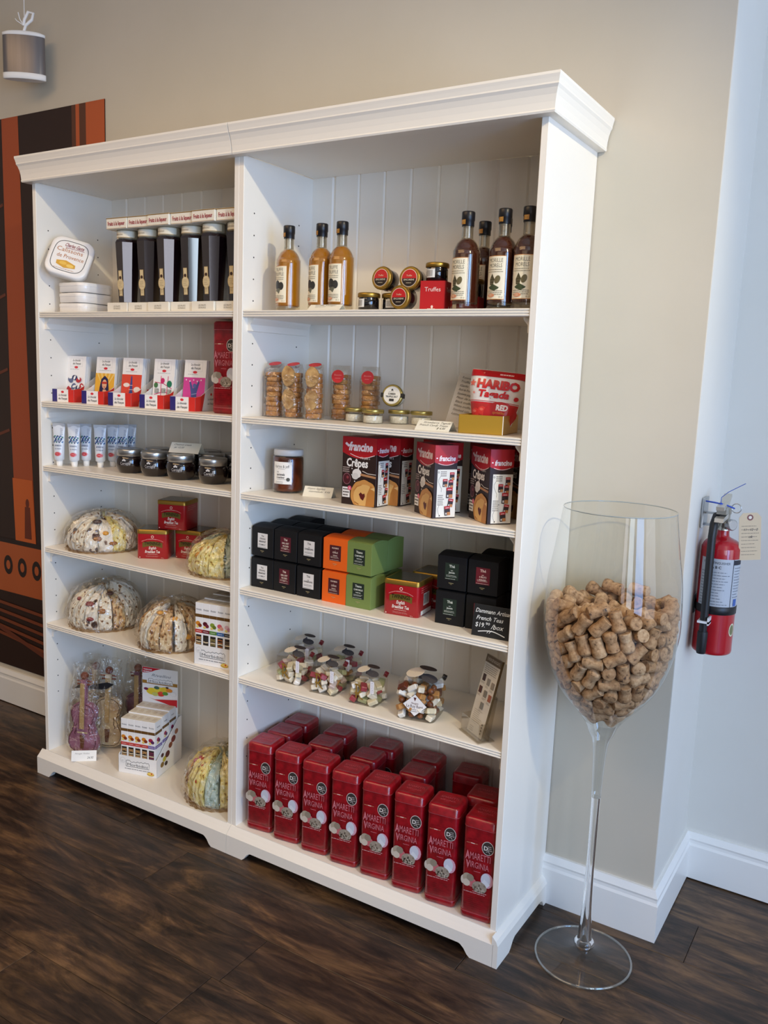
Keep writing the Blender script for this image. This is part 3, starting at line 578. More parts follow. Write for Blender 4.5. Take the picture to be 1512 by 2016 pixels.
# ---- second shelf: chocolate bars in tricolour trays, one red tin
TRAYW = mat('EDEBE8', .5)
def choc_tray(label, loc, rz):
    t = thing('chocolate_tray', label, 'tray', loc, rz, 'tricolour chocolate trays')
    w, d, h0, h1 = .094, .140, .043, .105
    sd = [(0, 0), (d, 0), (d, h1), (.03, h0+.004), (0, h0)]
    m = MB(); m.prism(sd, 'x', 0, .0012); m.prism(sd, 'x', w-.0012, w); m.box(0, w, d-.0012, d, 0, h1); m.box(0, w, 0, d, 0, .001); m.box(0, w, 0, .0012, 0, h0); m.build('tray_walls', TRAYW, t)
    p = Pr(); p.rect(0, 0, .021, h0, '2A2270'); p.rect(.021, 0, .070, h0, 'F2F0EE'); p.rect(.070, 0, w, h0, 'D32A22')
    p.disc(.045, .034, .0065, 'D8303C', .004); p.text('Le chocolat', .045, .020, .011, '2A2A2A', w=.036, shear=.35, bold=.01); p.text('des Français', .046, .008, .011, '2A2A2A', w=.039, shear=.35, bold=.01)
    p.build('front_print', t)
    p = Pr(); p.poly([(0, 0), (.036, 0), (.052, h0+.0135), (.03, h0+.004), (.0, h0)], 'D32A22'); p.disc(.085, .052, .005, 'D8303C', .004); p.text('Le chocolat', .083, .034, .010, '3A3A3A', w=.034, shear=.3); p.text('des Français', .083, .020, .010, '3A3A3A', w=.036, shear=.3)
    p.build('side_print', t, (w, 0, 0), SIDE)
    p = Pr(); p.poly([(-.139, .02), (-.085, .02), (-.085, .071), (-.139, .104)], '1C1A4A'); p.build('inner_print', t, (w-.0012, 0, 0), (90, 0, -90))
    return t
def bar_front(p, kind):
    R_, B_ = 'D8303C', '27305F'
    w, h = .081, .155
    p.rect(-w/2, 0, w/2, h, 'F4F2F0'); p.rect(-.027, .119, .027, .148, 'D8D6D4'); p.rect(-.0262, .1198, .0262, .1472, 'F4F2F0')
    p.text('Le chocolat', 0, .137, .011, '222222', w=.034, shear=.35, bold=.01); p.text('des Français', .002, .126, .011, '222222', w=.036, shear=.35, bold=.01); p.disc(0, .1165, .008, R_, .0042); p.scrib(-.026, .026, .109, 1, .003, '777777', .0008)
    y1 = .100
    if kind == 0:
        for k in range(11): p.disc(-.028+.0185*(k % 4)+.004*(k//4), .012+.03*(k//4)+.008*(k % 2), .009, (B_, 'B8252F', '5A6488')[k % 3], .012, rot=.5*k); p.disc(-.02+.018*(k % 4), .02+.03*(k//4), .004, 'F4F2F0', .008, rot=k)
    elif kind == 1:
        p.rect(-w/2, 0, w/2, y1, 'EDB13A')
        for a in range(5): p.poly([(0, .04), (-.036+.018*a, y1), (-.029+.018*a, y1)], 'F7D27A')
        p.poly([(-.022, .012), (-.02, .05), (-.014, .08), (.0, .092), (.014, .08), (.019, .05), (.022, .012), (.008, .006), (-.010, .006)], '211C4C')
        p.disc(.0, .063, .010, 'E8B08A', .016); p.poly([(-.012, .0), (-.005, .045), (.006, .045), (.02, .03), (.026, 0)], 'E8B08A')
        p.rect(-.011, .064, .011, .071, 'C23A2A'); p.rect(-.003, .052, .004, .0545, 'B0202A'); p.poly([(-.018, 0), (-.01, .02), (.022, .022), (.028, 0)], 'C8452A')
    elif kind == 2:
        p.rect(-w/2, 0, w/2, y1, 'E04B35'); p.disc(-.02, .065, .013, 'F4E6DC', .007); p.disc(.024, .05, .014, 'F4E6DC', .010); p.disc(-.026, .03, .010, 'F0B8A0', .006)
        p.poly([(-.022, 0), (-.006, .045), (-.002, .095), (.002, .095), (.006, .045), (.022, 0)], '3C4A8C')
        for k in range(5): p.line([(-.018+.003*k, .008+.014*k), (.018-.003*k, .008+.014*k)], .002, 'E8C8C0')
        p.disc(0, .0, .009, 'E04B35', .014)
    elif kind == 3:
        for a, b, c in (((-.034, .08), (.034, .06), 0), ((-.034, .04), (.034, .045), 0), ((-.01, .1), (-.006, .0), 0), ((.018, .1), (.014, .0), 0)): p.line([a, ((a[0]+b[0])/2, (a[1]+b[1])/2+.006), b], .0022, 'D8457A')
        for x, y, r, c in ((-.003, .085, .008, 'D02A6A'), (.024, .075, .010, '1F7A58'), (-.028, .07, .008, '4A7A4A'), (.028, .02, .007, '1F7A58')): p.disc(x, y, r, c, r*1.1)
        for x, y in ((-.024, .052), (.003, .053), (.026, .05), (-.022, .022), (.004, .02)): p.rect(x-.008, y-.007, x+.008, y+.007, '8A8C88'); p.scrib(x-.007, x+.007, y+.003, 3, .004, 'E8E8E0', .0015)
        p.poly([(-.034, 0), (-.02, .014), (-.006, 0)], '4A7A4A')
    else:
        p.rect(-w/2, 0, w/2, y1, 'D8479A'); p.disc(.026, .03, .012, 'F4DCE8', .010); p.rect(-.033, .004, -.015, .032, 'E88ABC')
        p.poly([(-.006, 0), (-.01, .05), (-.018, .085), (-.013, .088), (-.004, .066), (.004, .068), (.016, .09), (.020, .085), (.011, .05), (.014, 0)], '4A558F'); p.disc(.002, .074, .007, '5A659F')
        for k in range(4): p.line([(-.007, .01+.012*k), (.012, .014+.012*k)], .002, 'A0A8D0')
        for k in range(5): p.disc(-.03+.014*k, .092-.004*(k % 2), .0025, 'F4DCE8')
    return p
KIND = ['white chocolate bar patterned with red and blue figures', 'yellow chocolate bar picturing a woman in sunglasses', 'orange red chocolate bar picturing a blue tower', 'white chocolate bar printed with a pink street map', 'magenta chocolate bar picturing a blue statue']
barm = MB(); barm.bbox(-.0405, .0405, 0, .009, 0, .155, .0008); barme = barm.mesh('bar', mat('F0EEEC', .5))
RZ = 9; ca, sa = math.cos(math.radians(RZ)), math.sin(math.radians(RZ))
TRX = [(-.8795, .046), (-.733, .05), (-.602, .05), (-.454, .05), (-.318, .05)]; NB = [3, 5, 4, 8, 2]
for k, (tx, ty) in enumerate(TRX):
    cname = ['red and blue patterned', 'yellow', 'orange red', 'street map', 'magenta'][k]
    choc_tray('blue white and red cardboard tray holding the %s chocolate bars' % cname, (tx, ty, S2), RZ)
    for j in range(NB[k]):
        lx, ly = .047, .052+.0098*j
        lab = KIND[k]+(', frontmost' if j == 0 else ', %s from front' % ORD[j])
        o = thing('chocolate_bar', lab, 'chocolate bar', (tx+lx*ca-ly*sa, ty+lx*sa+ly*ca, S2+.0035), RZ, 'chocolate bars on the second shelf')
        o.rotation_euler[0] = math.radians(-7)
        link('wrapper', barme, o)
        if j == 0: bar_front(Pr(), k).build('front_print', o, (0, 0, 0), m=ink(.4))

# ---- red biscuit tins (one on this shelf, eighteen on the bottom shelf)
TINR = noisy('tin_red', [(.35, '7C0A16'), (.65, 'A0111F')], 55, .3, .05, obj=False)
_M['tin_red'].node_tree.nodes['Principled BSDF'].inputs['Coat Weight'].default_value = .5
def biscuit_tin(label, loc, rz):
    t = thing('biscuit_tin', label, 'tin', loc, rz, 'red biscuit tins')
    m = MB(); m.rbox(.088, .088, [(0, .005), (.005, .0), (.018, 0), (.0195, .0012), (.021, .0005), (.258, .0005)], .013, 5); m.build('tin_body', TINR, t)
    m = MB(); m.rbox(.0885, .0885, [(.256, .0008), (.2575, -.0008), (.259, 0), (.276, 0), (.281, .003), (.2835, .008), (.2825, .012), (.2825, .02)], .014, 5); m.build('lid', TINR, t)
    m = MB(); m.rbox(.0898, .0898, [(.2565, 0), (.258, 0)], .014, 5); m.rbox(.0892, .0892, [(.0188, 0), (.0200, 0)], .014, 5); m.build('rim_line', mat('D8707A', .3, .5), t)
    p = Pr(); TX = 'CC7680'
    p.rect(-.034, .213, -.004, .2142, 'C08A6A'); p.rect(-.022, .2128, -.012, .2146, 'F0E0D0'); p.scrib(-.03, .01, .224, 2, .006, '7A1018', .0014)
    p.disc(.024, .210, .0165, 'D8D0CC', .019); p.disc(.024, .210, .0150, '3C3634', .0175); p.text('D', .019, .204, .016, 'D8D0CC', bold=.03); p.scrib(.024, .037, .215, 3, .005, 'C8C0BC', .0016); p.line([(.02, .2), (.026, .203), (.03, .197)], .0015, 'C8C0BC')
    p.text('AMARETTI', 0, .171, .027, TX, w=.066); p.text('A', -.0295, .168, .036, TX, w=.011); p.text('VIRGINIA', 0, .148, .024, TX, w=.060); p.text('V', -.027, .143, .034, TX, w=.011)
    p.scrib(-.010, .012, .138, 1, .003, TX, .0014)
    rnd = random.Random(3)
    p.disc(-.038, .108, .006, 'C9BDB0', .012)
    for x, y, r, c in ((-.026, .116, .013, 'A79A88'), (-.014, .106, .013, 'BE6A70'), (-.028, .102, .010, 'C9BDAE'), (-.018, .118, .010, '8E8272')): p.disc(x, y, r, c)
    p.disc(.027, .122, .017, 'D2A0B4', .021); p.disc(.024, .124, .013, 'C8CCDA', .017); p.poly([(.012, .11), (.02, .125), (.036, .112), (.024, .098)], 'D8DCE4')
    p.disc(.008, .098, .020, '9A8E80', .0165)
    for _ in range(26):
        a, q = rnd.uniform(0, 6.28), rnd.uniform(0, 1)**.5; p.disc(.008+.018*q*math.cos(a), .098+.0145*q*math.sin(a), .0028, rnd.choice(['C4BAAA', '6A5E52', 'B0A494', '7E7264']), n=6); p.n -= 1
    p.n += 1; p.scrib(-.034, .03, .078, 1, .003, 'D8B0B0', .0014, .1); p.scrib(-.01, .03, .083, 1, .003, 'D8B0B0', .0014, .1); p.scrib(-.034, .034, .07, 9, .0055, '8E1420', .0012, .3)
    p.build('front_print', t, (0, -.0437, 0), m=ink(.3))
    p = Pr(); p.text('AMARETTI', 0, .004, .016, 'C4505C', w=.05); p.text('VIRGINIA', 0, -.011, .014, 'C4505C', w=.044); p.scrib(-.008, .008, -.017, 1, .002, 'C4505C'); p.build('lid_print', t, (0, 0, .2826), (0, 0, 0), m=ink(.3))
    return t
bt = biscuit_tin('tall red biscuit tin standing alone beside the magenta chocolate tray', (-.112, .105, S2), 9)
bt.scale = (1, 1, .965)
TINS = [('front', .0855+.1055*k, .060-.001*k, 8) for k in range(7)]+[('front', .831, .050, 6)]
TINS += [('second', x, y, r) for x, y, r in ((.082, .154, 6), (.238, .158, 9), (.392, .160, 7), (.562, .160, 8), (.782, .152, 7))]
TINS += [('back', x, y, r) for x, y, r in ((.075, .250, 6), (.226, .252, 7), (.398, .252, 8), (.548, .252, 7), (.688, .252, 8))]
cnt = {}
for row, x, y, r in TINS:
    k = cnt.get(row, 0); cnt[row] = k+1; last = {'front': 7, 'second': 4, 'back': 4}[row]
    lb = 'tall red biscuit tin on the bottom shelf, %s in the %s row' % ('leftmost' if k == 0 else 'rightmost' if k == last else ORD[k]+' from the left', row)
    o = dup(bt, (x, y, Z0), r, lb); o.scale = (1, 1, 1)

# ---- third shelf: cream tubes and black jars with silver lids
def cream_tube(label, loc, rz):
    t = thing('cream_tube', label, 'tube', loc, rz, 'blue and white cream tubes')
    def ring(z):
        f = min(max((z-.022)/.115, 0), 1); rx = .0165+.005*f; ry = .0165*(1-f)**.8+.0012
        return [(rx*math.cos(2*PI*i/20), ry*math.sin(2*PI*i/20), z) for i in range(20)]
    m = MB(); m.loft([[(.0105*math.cos(2*PI*i/20), .0105*math.sin(2*PI*i/20), .018) for i in range(20)]]+[ring(z) for z in (.0225, .04, .06, .08, .1, .12, .134, .146)], True)
    m.build('tube_body', mat('DCE3EC', .3, coat=.4), t)
    m = MB(); m.lathe([(.0092, 0), (.0098, .001), (.0112, .018), (.006, .0185)], 20); m.build('cap', mat('F4F4F2', .4), t)
    m = MB(); m.box(-.0218, .0218, -.0016, .0016, .136, .147); m.build('crimp', mat('C6CDD6', .35, .3), t)
    def wp_(u, v, e):
        f = min(max((v-.022)/.115, 0), 1); rx = .0165+.005*f; ry = .0165*(1-f)**.8+.0012; q = max(-.98, min(.98, u/rx))
        return (u, v, ry*math.sqrt(1-q*q)+e+.0002)
    p = Pr()
    for a in range(20): x = -.0145+.0032*(a % 10); y = .083+.012*(a//10)+.004*(a % 3); p.disc(x, y, .0024, ('2C4E86', '3E6FA8', '1F3A66', '2E7A6A')[a % 4], .0038, n=7, rot=a); p.n -= 1
    p.n += 2; p.rect(-.010, .084, .010, .089, '2C4E86', 6); p.text('CRÈME', 0, .0845, .0055, 'FFFFFF', w=.016)
    p.text('de MARRONS', 0, .068, .008, '3A4C74', w=.024); p.text('de l Ardèche', 0, .058, .007, '3A4C74', w=.022)
    p.disc(0, .042, .0115, 'C8323E', .0075); p.disc(0, .042, .0102, 'E8D8D8', .0064); p.disc(0, .042, .0095, 'C8323E', .0057); p.scrib(-.006, .006, .0415, 1, .002, 'F0E0E0', .0012)
    p.scrib(.006, .0165, .128, 5, .005, '5A6A90', .0011); p.scrib(-.012, .012, .072, 1, .003, '6A7A9C', .001)
    p.build('tube_print', t, warp=wp_, m=ink(.3), eps=.00006)
    return t
TB = [(-.848, .045), (-.796, .066), (-.792, .113), (-.727, .120), (-.722, .170), (-.695, .19), (-.705, .235)]
t0 = None
for k, (x, y) in enumerate(TB):
    lb = 'white tube with blue leaf print standing on its white cap, %s from the left' % (ORD[k] if k else 'first')
    if not t0: t0 = cream_tube(lb, (x, y, S3), 30)
    else: dup(t0, (x, y, S3), 30+(-8, 6, -4, 9, -6, 4, 0)[k], lb)
BLJ = mat('15090A', .08, coat=1)
def cream_jar(label, loc):
    t = thing('black_jar', label, 'jar', loc, 28, 'black jars with silver lids')
    m = MB(); m.lathe(smooth_prof([(.030, 0), (.036, .003), (.0455, .022), (.0475, .036), (.0455, .050), (.040, .058)], 3), 32); m.build('jar_body', BLJ, t)
    m = MB(); m.lathe([(.0415, .0565), (.0438, .0575), (.0438, .0765), (.0425, .0795), (.038, .0805), (.036, .0795)], 36); m.build('lid', mat('B4B6B8', .3, .9), t)
    p = Pr(); p.text('Corsiglia', 0, .030, .013, 'C9C5C2', w=.034); p.disc(-.004, .046, .003, 'C9C5C2', .004); p.disc(-.008, .044, .0025, 'C9C5C2', .003); p.disc(0, .044, .0025, 'C9C5C2', .003); p.rect(-.018, .0275, .016, .0282, '8A8685', 8)
    p.build('lettering', t, cyl=.0476)
    return t
j0 = None
JL = [('front', x, .098) for x in (-.553, -.438, -.318, -.180)]+[('second', x, .193) for x in (-.52, -.40, -.275, -.145)]+[('back', x, .27) for x in (-.37, -.24, -.1)]
JL[7] = ('second', -.100, .170)
cnt = {}
for row, x, y in JL:
    k = cnt.get(row, 0); cnt[row] = k+1
    lb = 'round black jar with silver lid, %s in the %s row' % ('leftmost' if k == 0 else ORD[k]+' from the left', row)
    if not j0: j0 = cream_jar(lb, (x, y, S3))
    else: dup(j0, (x, y, S3), 28, lb)
PAPER = mat('EFEAD8', .7)
def tent_card(label, loc, rz, w, h, lean, lines, paper=PAPER, name='price_card'):
    t = thing(name, label, 'card', loc, rz, None)
    for s_, nm_ in ((-1, 'front_leaf'), (1, 'rear_leaf')):
        m = MB(); m.box(-w/2, w/2, -.0003, .0003, 0, h); o = m.build(nm_, paper, t, (0, s_*lean*h, 0), (s_*math.asin(lean), 0, 0))
        if s_ < 0:
            p = Pr()
            for i, (tx, fx, ww, hh) in enumerate(lines): p.text(tx, fx*w, h*(.72-.27*i), hh, '5A5248', w=ww, shear=.35)
            p.build('handwriting', o, (0, -.0003, 0))
    return t
tent_card('small white tent card lying on the silver lids of black jars', (-.335, .140, S3+.0812), 18, .105, .040, .62, [('Chestnut cream', -.1, .06, .010), ('jar 12.50', -.2, .035, .009)])

# ---- nougat platters in cellophane
NG = [noisy('nougat_white', [(.16, '6E4426'), (.24, 'C09A6C'), (.32, 'F0E6D2'), (.8, 'F6EEDC')], 62, .6, .6, 5, 'voronoi', dist=.004), noisy('nougat_yellow', [(.14, '9A6A24'), (.24, 'E2C45C'), (.4, 'F0DE88'), (.8, 'F6EAB4')], 62, .6, .6, 5, 'voronoi', dist=.004),
      noisy('nougat_green', [(.14, '5E6A50'), (.24, '98AC9C'), (.4, 'AFC2B6'), (.8, 'C6D4C8')], 62, .6, .6, 5, 'voronoi', dist=.004), noisy('nougat_tan', [(.14, '5E3418'), (.26, 'A87844'), (.42, 'D4AE7C'), (.8, 'E6CEA4')], 58, .6, .7, 5, 'voronoi', dist=.004),
      noisy('nougat_choc', [(.24, '3A2018'), (.30, '8A6A54'), (.36, 'EEE4D4'), (.8, 'F6F0E4')], 30, .6, .6, 4, 'voronoi', dist=.004)]
FRU = [mat('C23A28', .25, coat=.5), mat('E8A01C', .25, coat=.5), mat('4A2A26', .5), mat('A0662E', .5), mat('D8688A', .3), mat('8A2A2E', .4)]
BOARD = noisy('gold_board', [(.3, '7A5A34'), (.7, 'A98654')], 30, .4, .1)
def wedge(seed):
    rnd = random.Random(seed); m = MB(); a1 = 2*PI/15*.90
    pr = [(.016, 0), (.112, 0), (.120, .008), (.1225, .020), (.1235, .034), (.1215, .048), (.1190, .060), (.112, .073), (.103, .084), (.090, .094), (.074, .101), (.055, .107), (.035, .110), (.016, .111)]
    n = 6; rings = []
    for i in range(n+1):
        a = a1*(i/n-.5); rings.append([(r*math.cos(a)*(1+rnd.uniform(-.035, .03)), r*math.sin(a)+rnd.uniform(-.0025, .0025), z*(1+rnd.uniform(-.05, .05))) for r, z in pr])
    m.loft(rings, False); return m
WM = {}
def platter(label, loc, cols, fruits, sz=1., hz=1., seed=1, rot0=0, name='nougat_platter', gap=None):
    t = thing(name, label, 'sweets platter', loc, 0, 'wrapped nougat platters')
    rnd = random.Random(seed)
    m = MB(); n = 56; m.prism([((.128+.0022*(-1)**i)*sz*math.cos(2*PI*i/n), (.128+.0022*(-1)**i)*sz*math.sin(2*PI*i/n)) for i in range(n)], 'z', 0, .0025); m.build('board', BOARD, t)
    for k in range(15):
        if gap and k in gap: continue
        c = cols[k % len(cols)]; key = (c, k % 3)
        if key not in WM: WM[key] = wedge(k % 3+1).mesh('nougat_slice', NG[c])
        link('nougat_slice', WM[key], t, (0, 0, .0025), (0, 0, rot0+2*PI*k/15), (sz*(1+rnd.uniform(-.06, .03)), sz*rnd.uniform(.86, 1.06), hz*(1+rnd.uniform(-.14, .06))))
    for k in range(fruits[0]):
        a = -PI/2+rnd.uniform(-1.3, 1.5); b = rnd.uniform(.25, 1.2); r = .123*sz*math.cos(b)**.6; z = .0025+.108*hz*math.sin(b)
        m = MB(); m.ball((0, 0, 0), rnd.uniform(.010, .018), rnd.uniform(.007, .012), .006, 8, 5)
        o = m.build('candied_fruit', FRU[rnd.choice(fruits[1])], t, (r*math.cos(a), r*math.sin(a), z)); o.rotation_euler = Vector((math.cos(a)*math.cos(b), math.sin(a)*math.cos(b), math.sin(b))).to_track_quat('Z', 'Y').to_euler()
    # crumpled cellophane over the slices
    m = MB(); rings = []; N = 40
    for i, (r, z) in enumerate([(.131, .001), (.136, .02), (.136, .045), (.130, .07), (.115, .094), (.092, .112), (.06, .123), (.03, .127), (.004, .128)]):
        rings.append([((r+rnd.uniform(-.007, .006)*(1 if i else .3))*sz*math.cos(2*PI*j/N), (r+rnd.uniform(-.007, .006)*(1 if i else .3))*sz*math.sin(2*PI*j/N), (z+rnd.uniform(-.006, .006)*(i > 0))*hz+.002) for j in range(N)])
    m.loft(rings, False, cap0=False); m.build('cellophane', FILM, t)
    return t
platter('cellophane wrapped platter of white and yellow nougat slices beside red tea tins', (-.735, .135, S4), [0, 4, 4, 1, 0, 3, 4, 4, 0, 1, 3, 0, 4, 4, 4], (7, [2, 2, 3, 1]), 1, 1.03, 3, -PI/2+.1)
platter('cellophane wrapped platter of yellow nougat with candied fruit right of red tea tins', (-.155, .145, S4), [1, 1, 2, 1, 1, 3, 1, 1, 2, 1], (8, [1, 1, 4, 0]), .985, 1.03, 5, -PI/2)
platter('cellophane wrapped platter of white nougat with dark cherries on the fifth shelf', (-.725, .135, S5), [0, 4, 0, 3, 0, 0, 4], (10, [2, 2, 5, 3]), 1, 1.25, 7, -PI/2)
platter('cellophane wrapped platter of tan caramel nougat beside the upright carton display', (-.370, .118, S5), [3, 3, 0, 3], (5, [3, 3, 1]), .93, 1.22, 9, -PI/2+.15)
platter('cellophane wrapped platter of green and yellow nougat on the bottom shelf', (-.155, .130, Z0), [1, 2, 1, 2, 2, 1, 3], (8, [0, 1, 0, 4]), .985, 1.35, 11, -PI/2)

# ---- red tea tins with gold lids
TEAR = mat('A81620', .35, coat=.4); GOLD = mat('A8863C', .36, .85)
def tea_tin(label, loc, rz, side_code=False):
    t = thing('tea_tin', label, 'tin', loc, rz, 'red tea tins with gold lids')
    m = MB(); m.rbox(.104, .104, [(0, .002), (.002, 0), (.086, 0)], .010, 4); m.build('tin_body', TEAR, t)
    m = MB(); m.rbox(.106, .106, [(.085, 0), (.096, 0), (.0985, .002)], .011, 4); m.rbox(.098, .098, [(.0975, .0), (.0978, 0)], .008, 3); ld = m.build('lid', GOLD, t)
    m = MB(); m.rbox(.094, .094, [(.0975, 0), (.0988, .0)], .007, 3); m.build('lid_panel', mat('4A3F22', .2, .8), ld)
    p = Pr(); arc = lambda r, y0, a0, a1, n=14: [(r*math.sin(a0+(a1-a0)*i/n), y0+r*math.cos(a0+(a1-a0)*i/n)) for i in range(n+1)]
    p.disc(0, .075, .0048, 'E8C8B8'); p.disc(0, .075, .0030, 'A81620'); p.line(arc(.075, -.007, -.5, .5), .0013, 'D8908A'); p.scrib(-.02, .02, .0655, 1, .002, 'D8908A', .0012, .05)
    p.poly(arc(.11, -.050, -.31, .31)+arc(.094, -.050, .36, -.36), '6A5A22'); p.text('TWININGS', 0, .0475, .0155, '15120A', w=.054, bold=.02)
    p.text('English', 0, .033, .013, 'F2E2D8', w=.025, shear=.25, bold=.02); p.text('Breakfast Tea', 0, .0205, .013, 'F2E2D8', w=.050, shear=.25, bold=.02)
    p.scrib(-.018, .018, .0155, 1, .002, 'E0B8A8', .0013, .05); p.scrib(-.022, .022, .010, 2, .003, 'D08A82', .0009, .1); p.text('200 g', .033, .003, .004, 'E0B8A8'); p.disc(-.042, .005, .002, 'E0B8A8')
    p.build('front_print', t, (0, -.052, 0), m=ink(.35))
    p = Pr(); p.scrib(-.035, .035, .078, 3, .006, 'D08A82', .0014)
    if side_code:
        p.rect(-.018, .028, .022, .062, 'F0EEEA')
        for k in range(12): p.rect(-.015+.0028*k, .033, -.015+.0028*k+(.0012 if k % 3 else .0018), .059, '222222'); p.n -= 1
        p.n += 1; p.rect(-.035, .004, .038, .016, 'F0EEEA')
    p.build('side_print', t, (.052, 0, 0), SIDE, m=ink(.35)); return t
tt = tea_tin('red tea tin with gold lid standing on shelf between two nougat platters', (-.492, .155, S4), 33)
dup(tt, (-.385, .235, S4), 12, 'red tea tin with gold lid mostly hidden behind the yellow nougat platter')
dup(tt, (-.440, .205, S4+.0988), 20, 'red tea tin with gold lid stacked on top of the other tea tins')
tea_tin('red tea tin with gold lid and barcode side, beside green tea boxes', (.535, .108, S4), 7, True)
tea_tin('red tea tin behind the front one, right of the green tea boxes', (.555, .228, S4), 4)

# ---- cartons of nougat bars in display boxes
CW = mat('F3F1EE', .45)
def carton(label, loc, rz, kind, print_=True):
    t = thing('nougat_carton', label, 'carton', loc, rz, 'slim nougat cartons in display boxes')
    m = MB(); m.bbox(-.0132, .0132, 0, .046, 0, .196, .0006); m.build('carton_box', CW, t)
    fr, band, win = [(('D88A2A', '8A3A1A'), 'C8403A', 'B58A58'), (('5A1A26', '7A2A38'), '7A2432', '3A3634'), (('8AA03A', '6A7A2A'), '5A8A3A', '8A7A4A'), (('D8606A', 'E8A08A'), '3A6AA8', '9A5A32'), (('E0B8C0', 'C88A9A'), '3A3A40', '6A5A48'), (('A82A4A', '5A2A5A'), '7A6AA8', '7A3450')][kind]
    for nm_, mt_, loc_, rot_ in (('front_print', 1, (0, 0, 0), (90, 0, 0)), ('side_print', 0, (.0132, .023, 0), SIDE)):
        p = Pr(); hw = .0130 if mt_ else .0225
        if mt_ == 0 and not print_: continue
        p.text('Morbidini', 0, .172, .008, '3A3A44', w=min(.020, hw*1.6), shear=.3); p.rect(-hw, .150, hw, .160, '6A4A22'); p.disc(-.003, .130, .0085, fr[0], .007); p.disc(.004, .124, .007, fr[1], .006); p.disc(-.005, .119, .005, 'E8D070', .004)
        p.rect(-hw, .100, hw, .111, band); p.scrib(-hw*.7, hw*.7, .1045, 1, .002, 'F0E8E0', .0014, .1)
        if mt_:
            p.rect(-.0098, .008, .0098, .094, '2E2622'); rnd = random.Random(kind+3)
            for k in range(12): p.line([(-.009, .013+.0066*k), (0, .013+.0066*k+rnd.uniform(-.003, .003)), (.009, .013+.0066*k)], .0042, win if k % 3 else 'D8C4A0'); p.n -= 1
            p.n += 1
        p.build(nm_, t, loc_, rot_, m=ink(.35))
    p = Pr(); p.rect(-.0125, .001, .0125, .045, 'E2DCCE'); p.scrib(-.009, .009, .030, 3, .007, '9A7A50', .0016); p.build('top_print', t, (0, 0, .196), (0, 0, 0)); return t
def logo(p, x, y, s_):
    """castle-topped outline lettering"""
    pts = [(-.05, 0), (-.05, .021), (-.047, .024), (-.034, .025), (-.031, .021), (-.024, .018), (-.016, .022), (-.008, .019), (0, .024), (.008, .021), (.016, .025), (.024, .021), (.032, .026), (.041, .023), (.046, .026), (.05, .02), (.05, 0)]
    p.line([(x+u*s_, y+v*s_) for u, v in pts+[pts[0]]], .0016*s_, '26262A'); p.text('Morbidini', x, y+.0035*s_, .015*s_, '3A3A40', w=.088*s_)
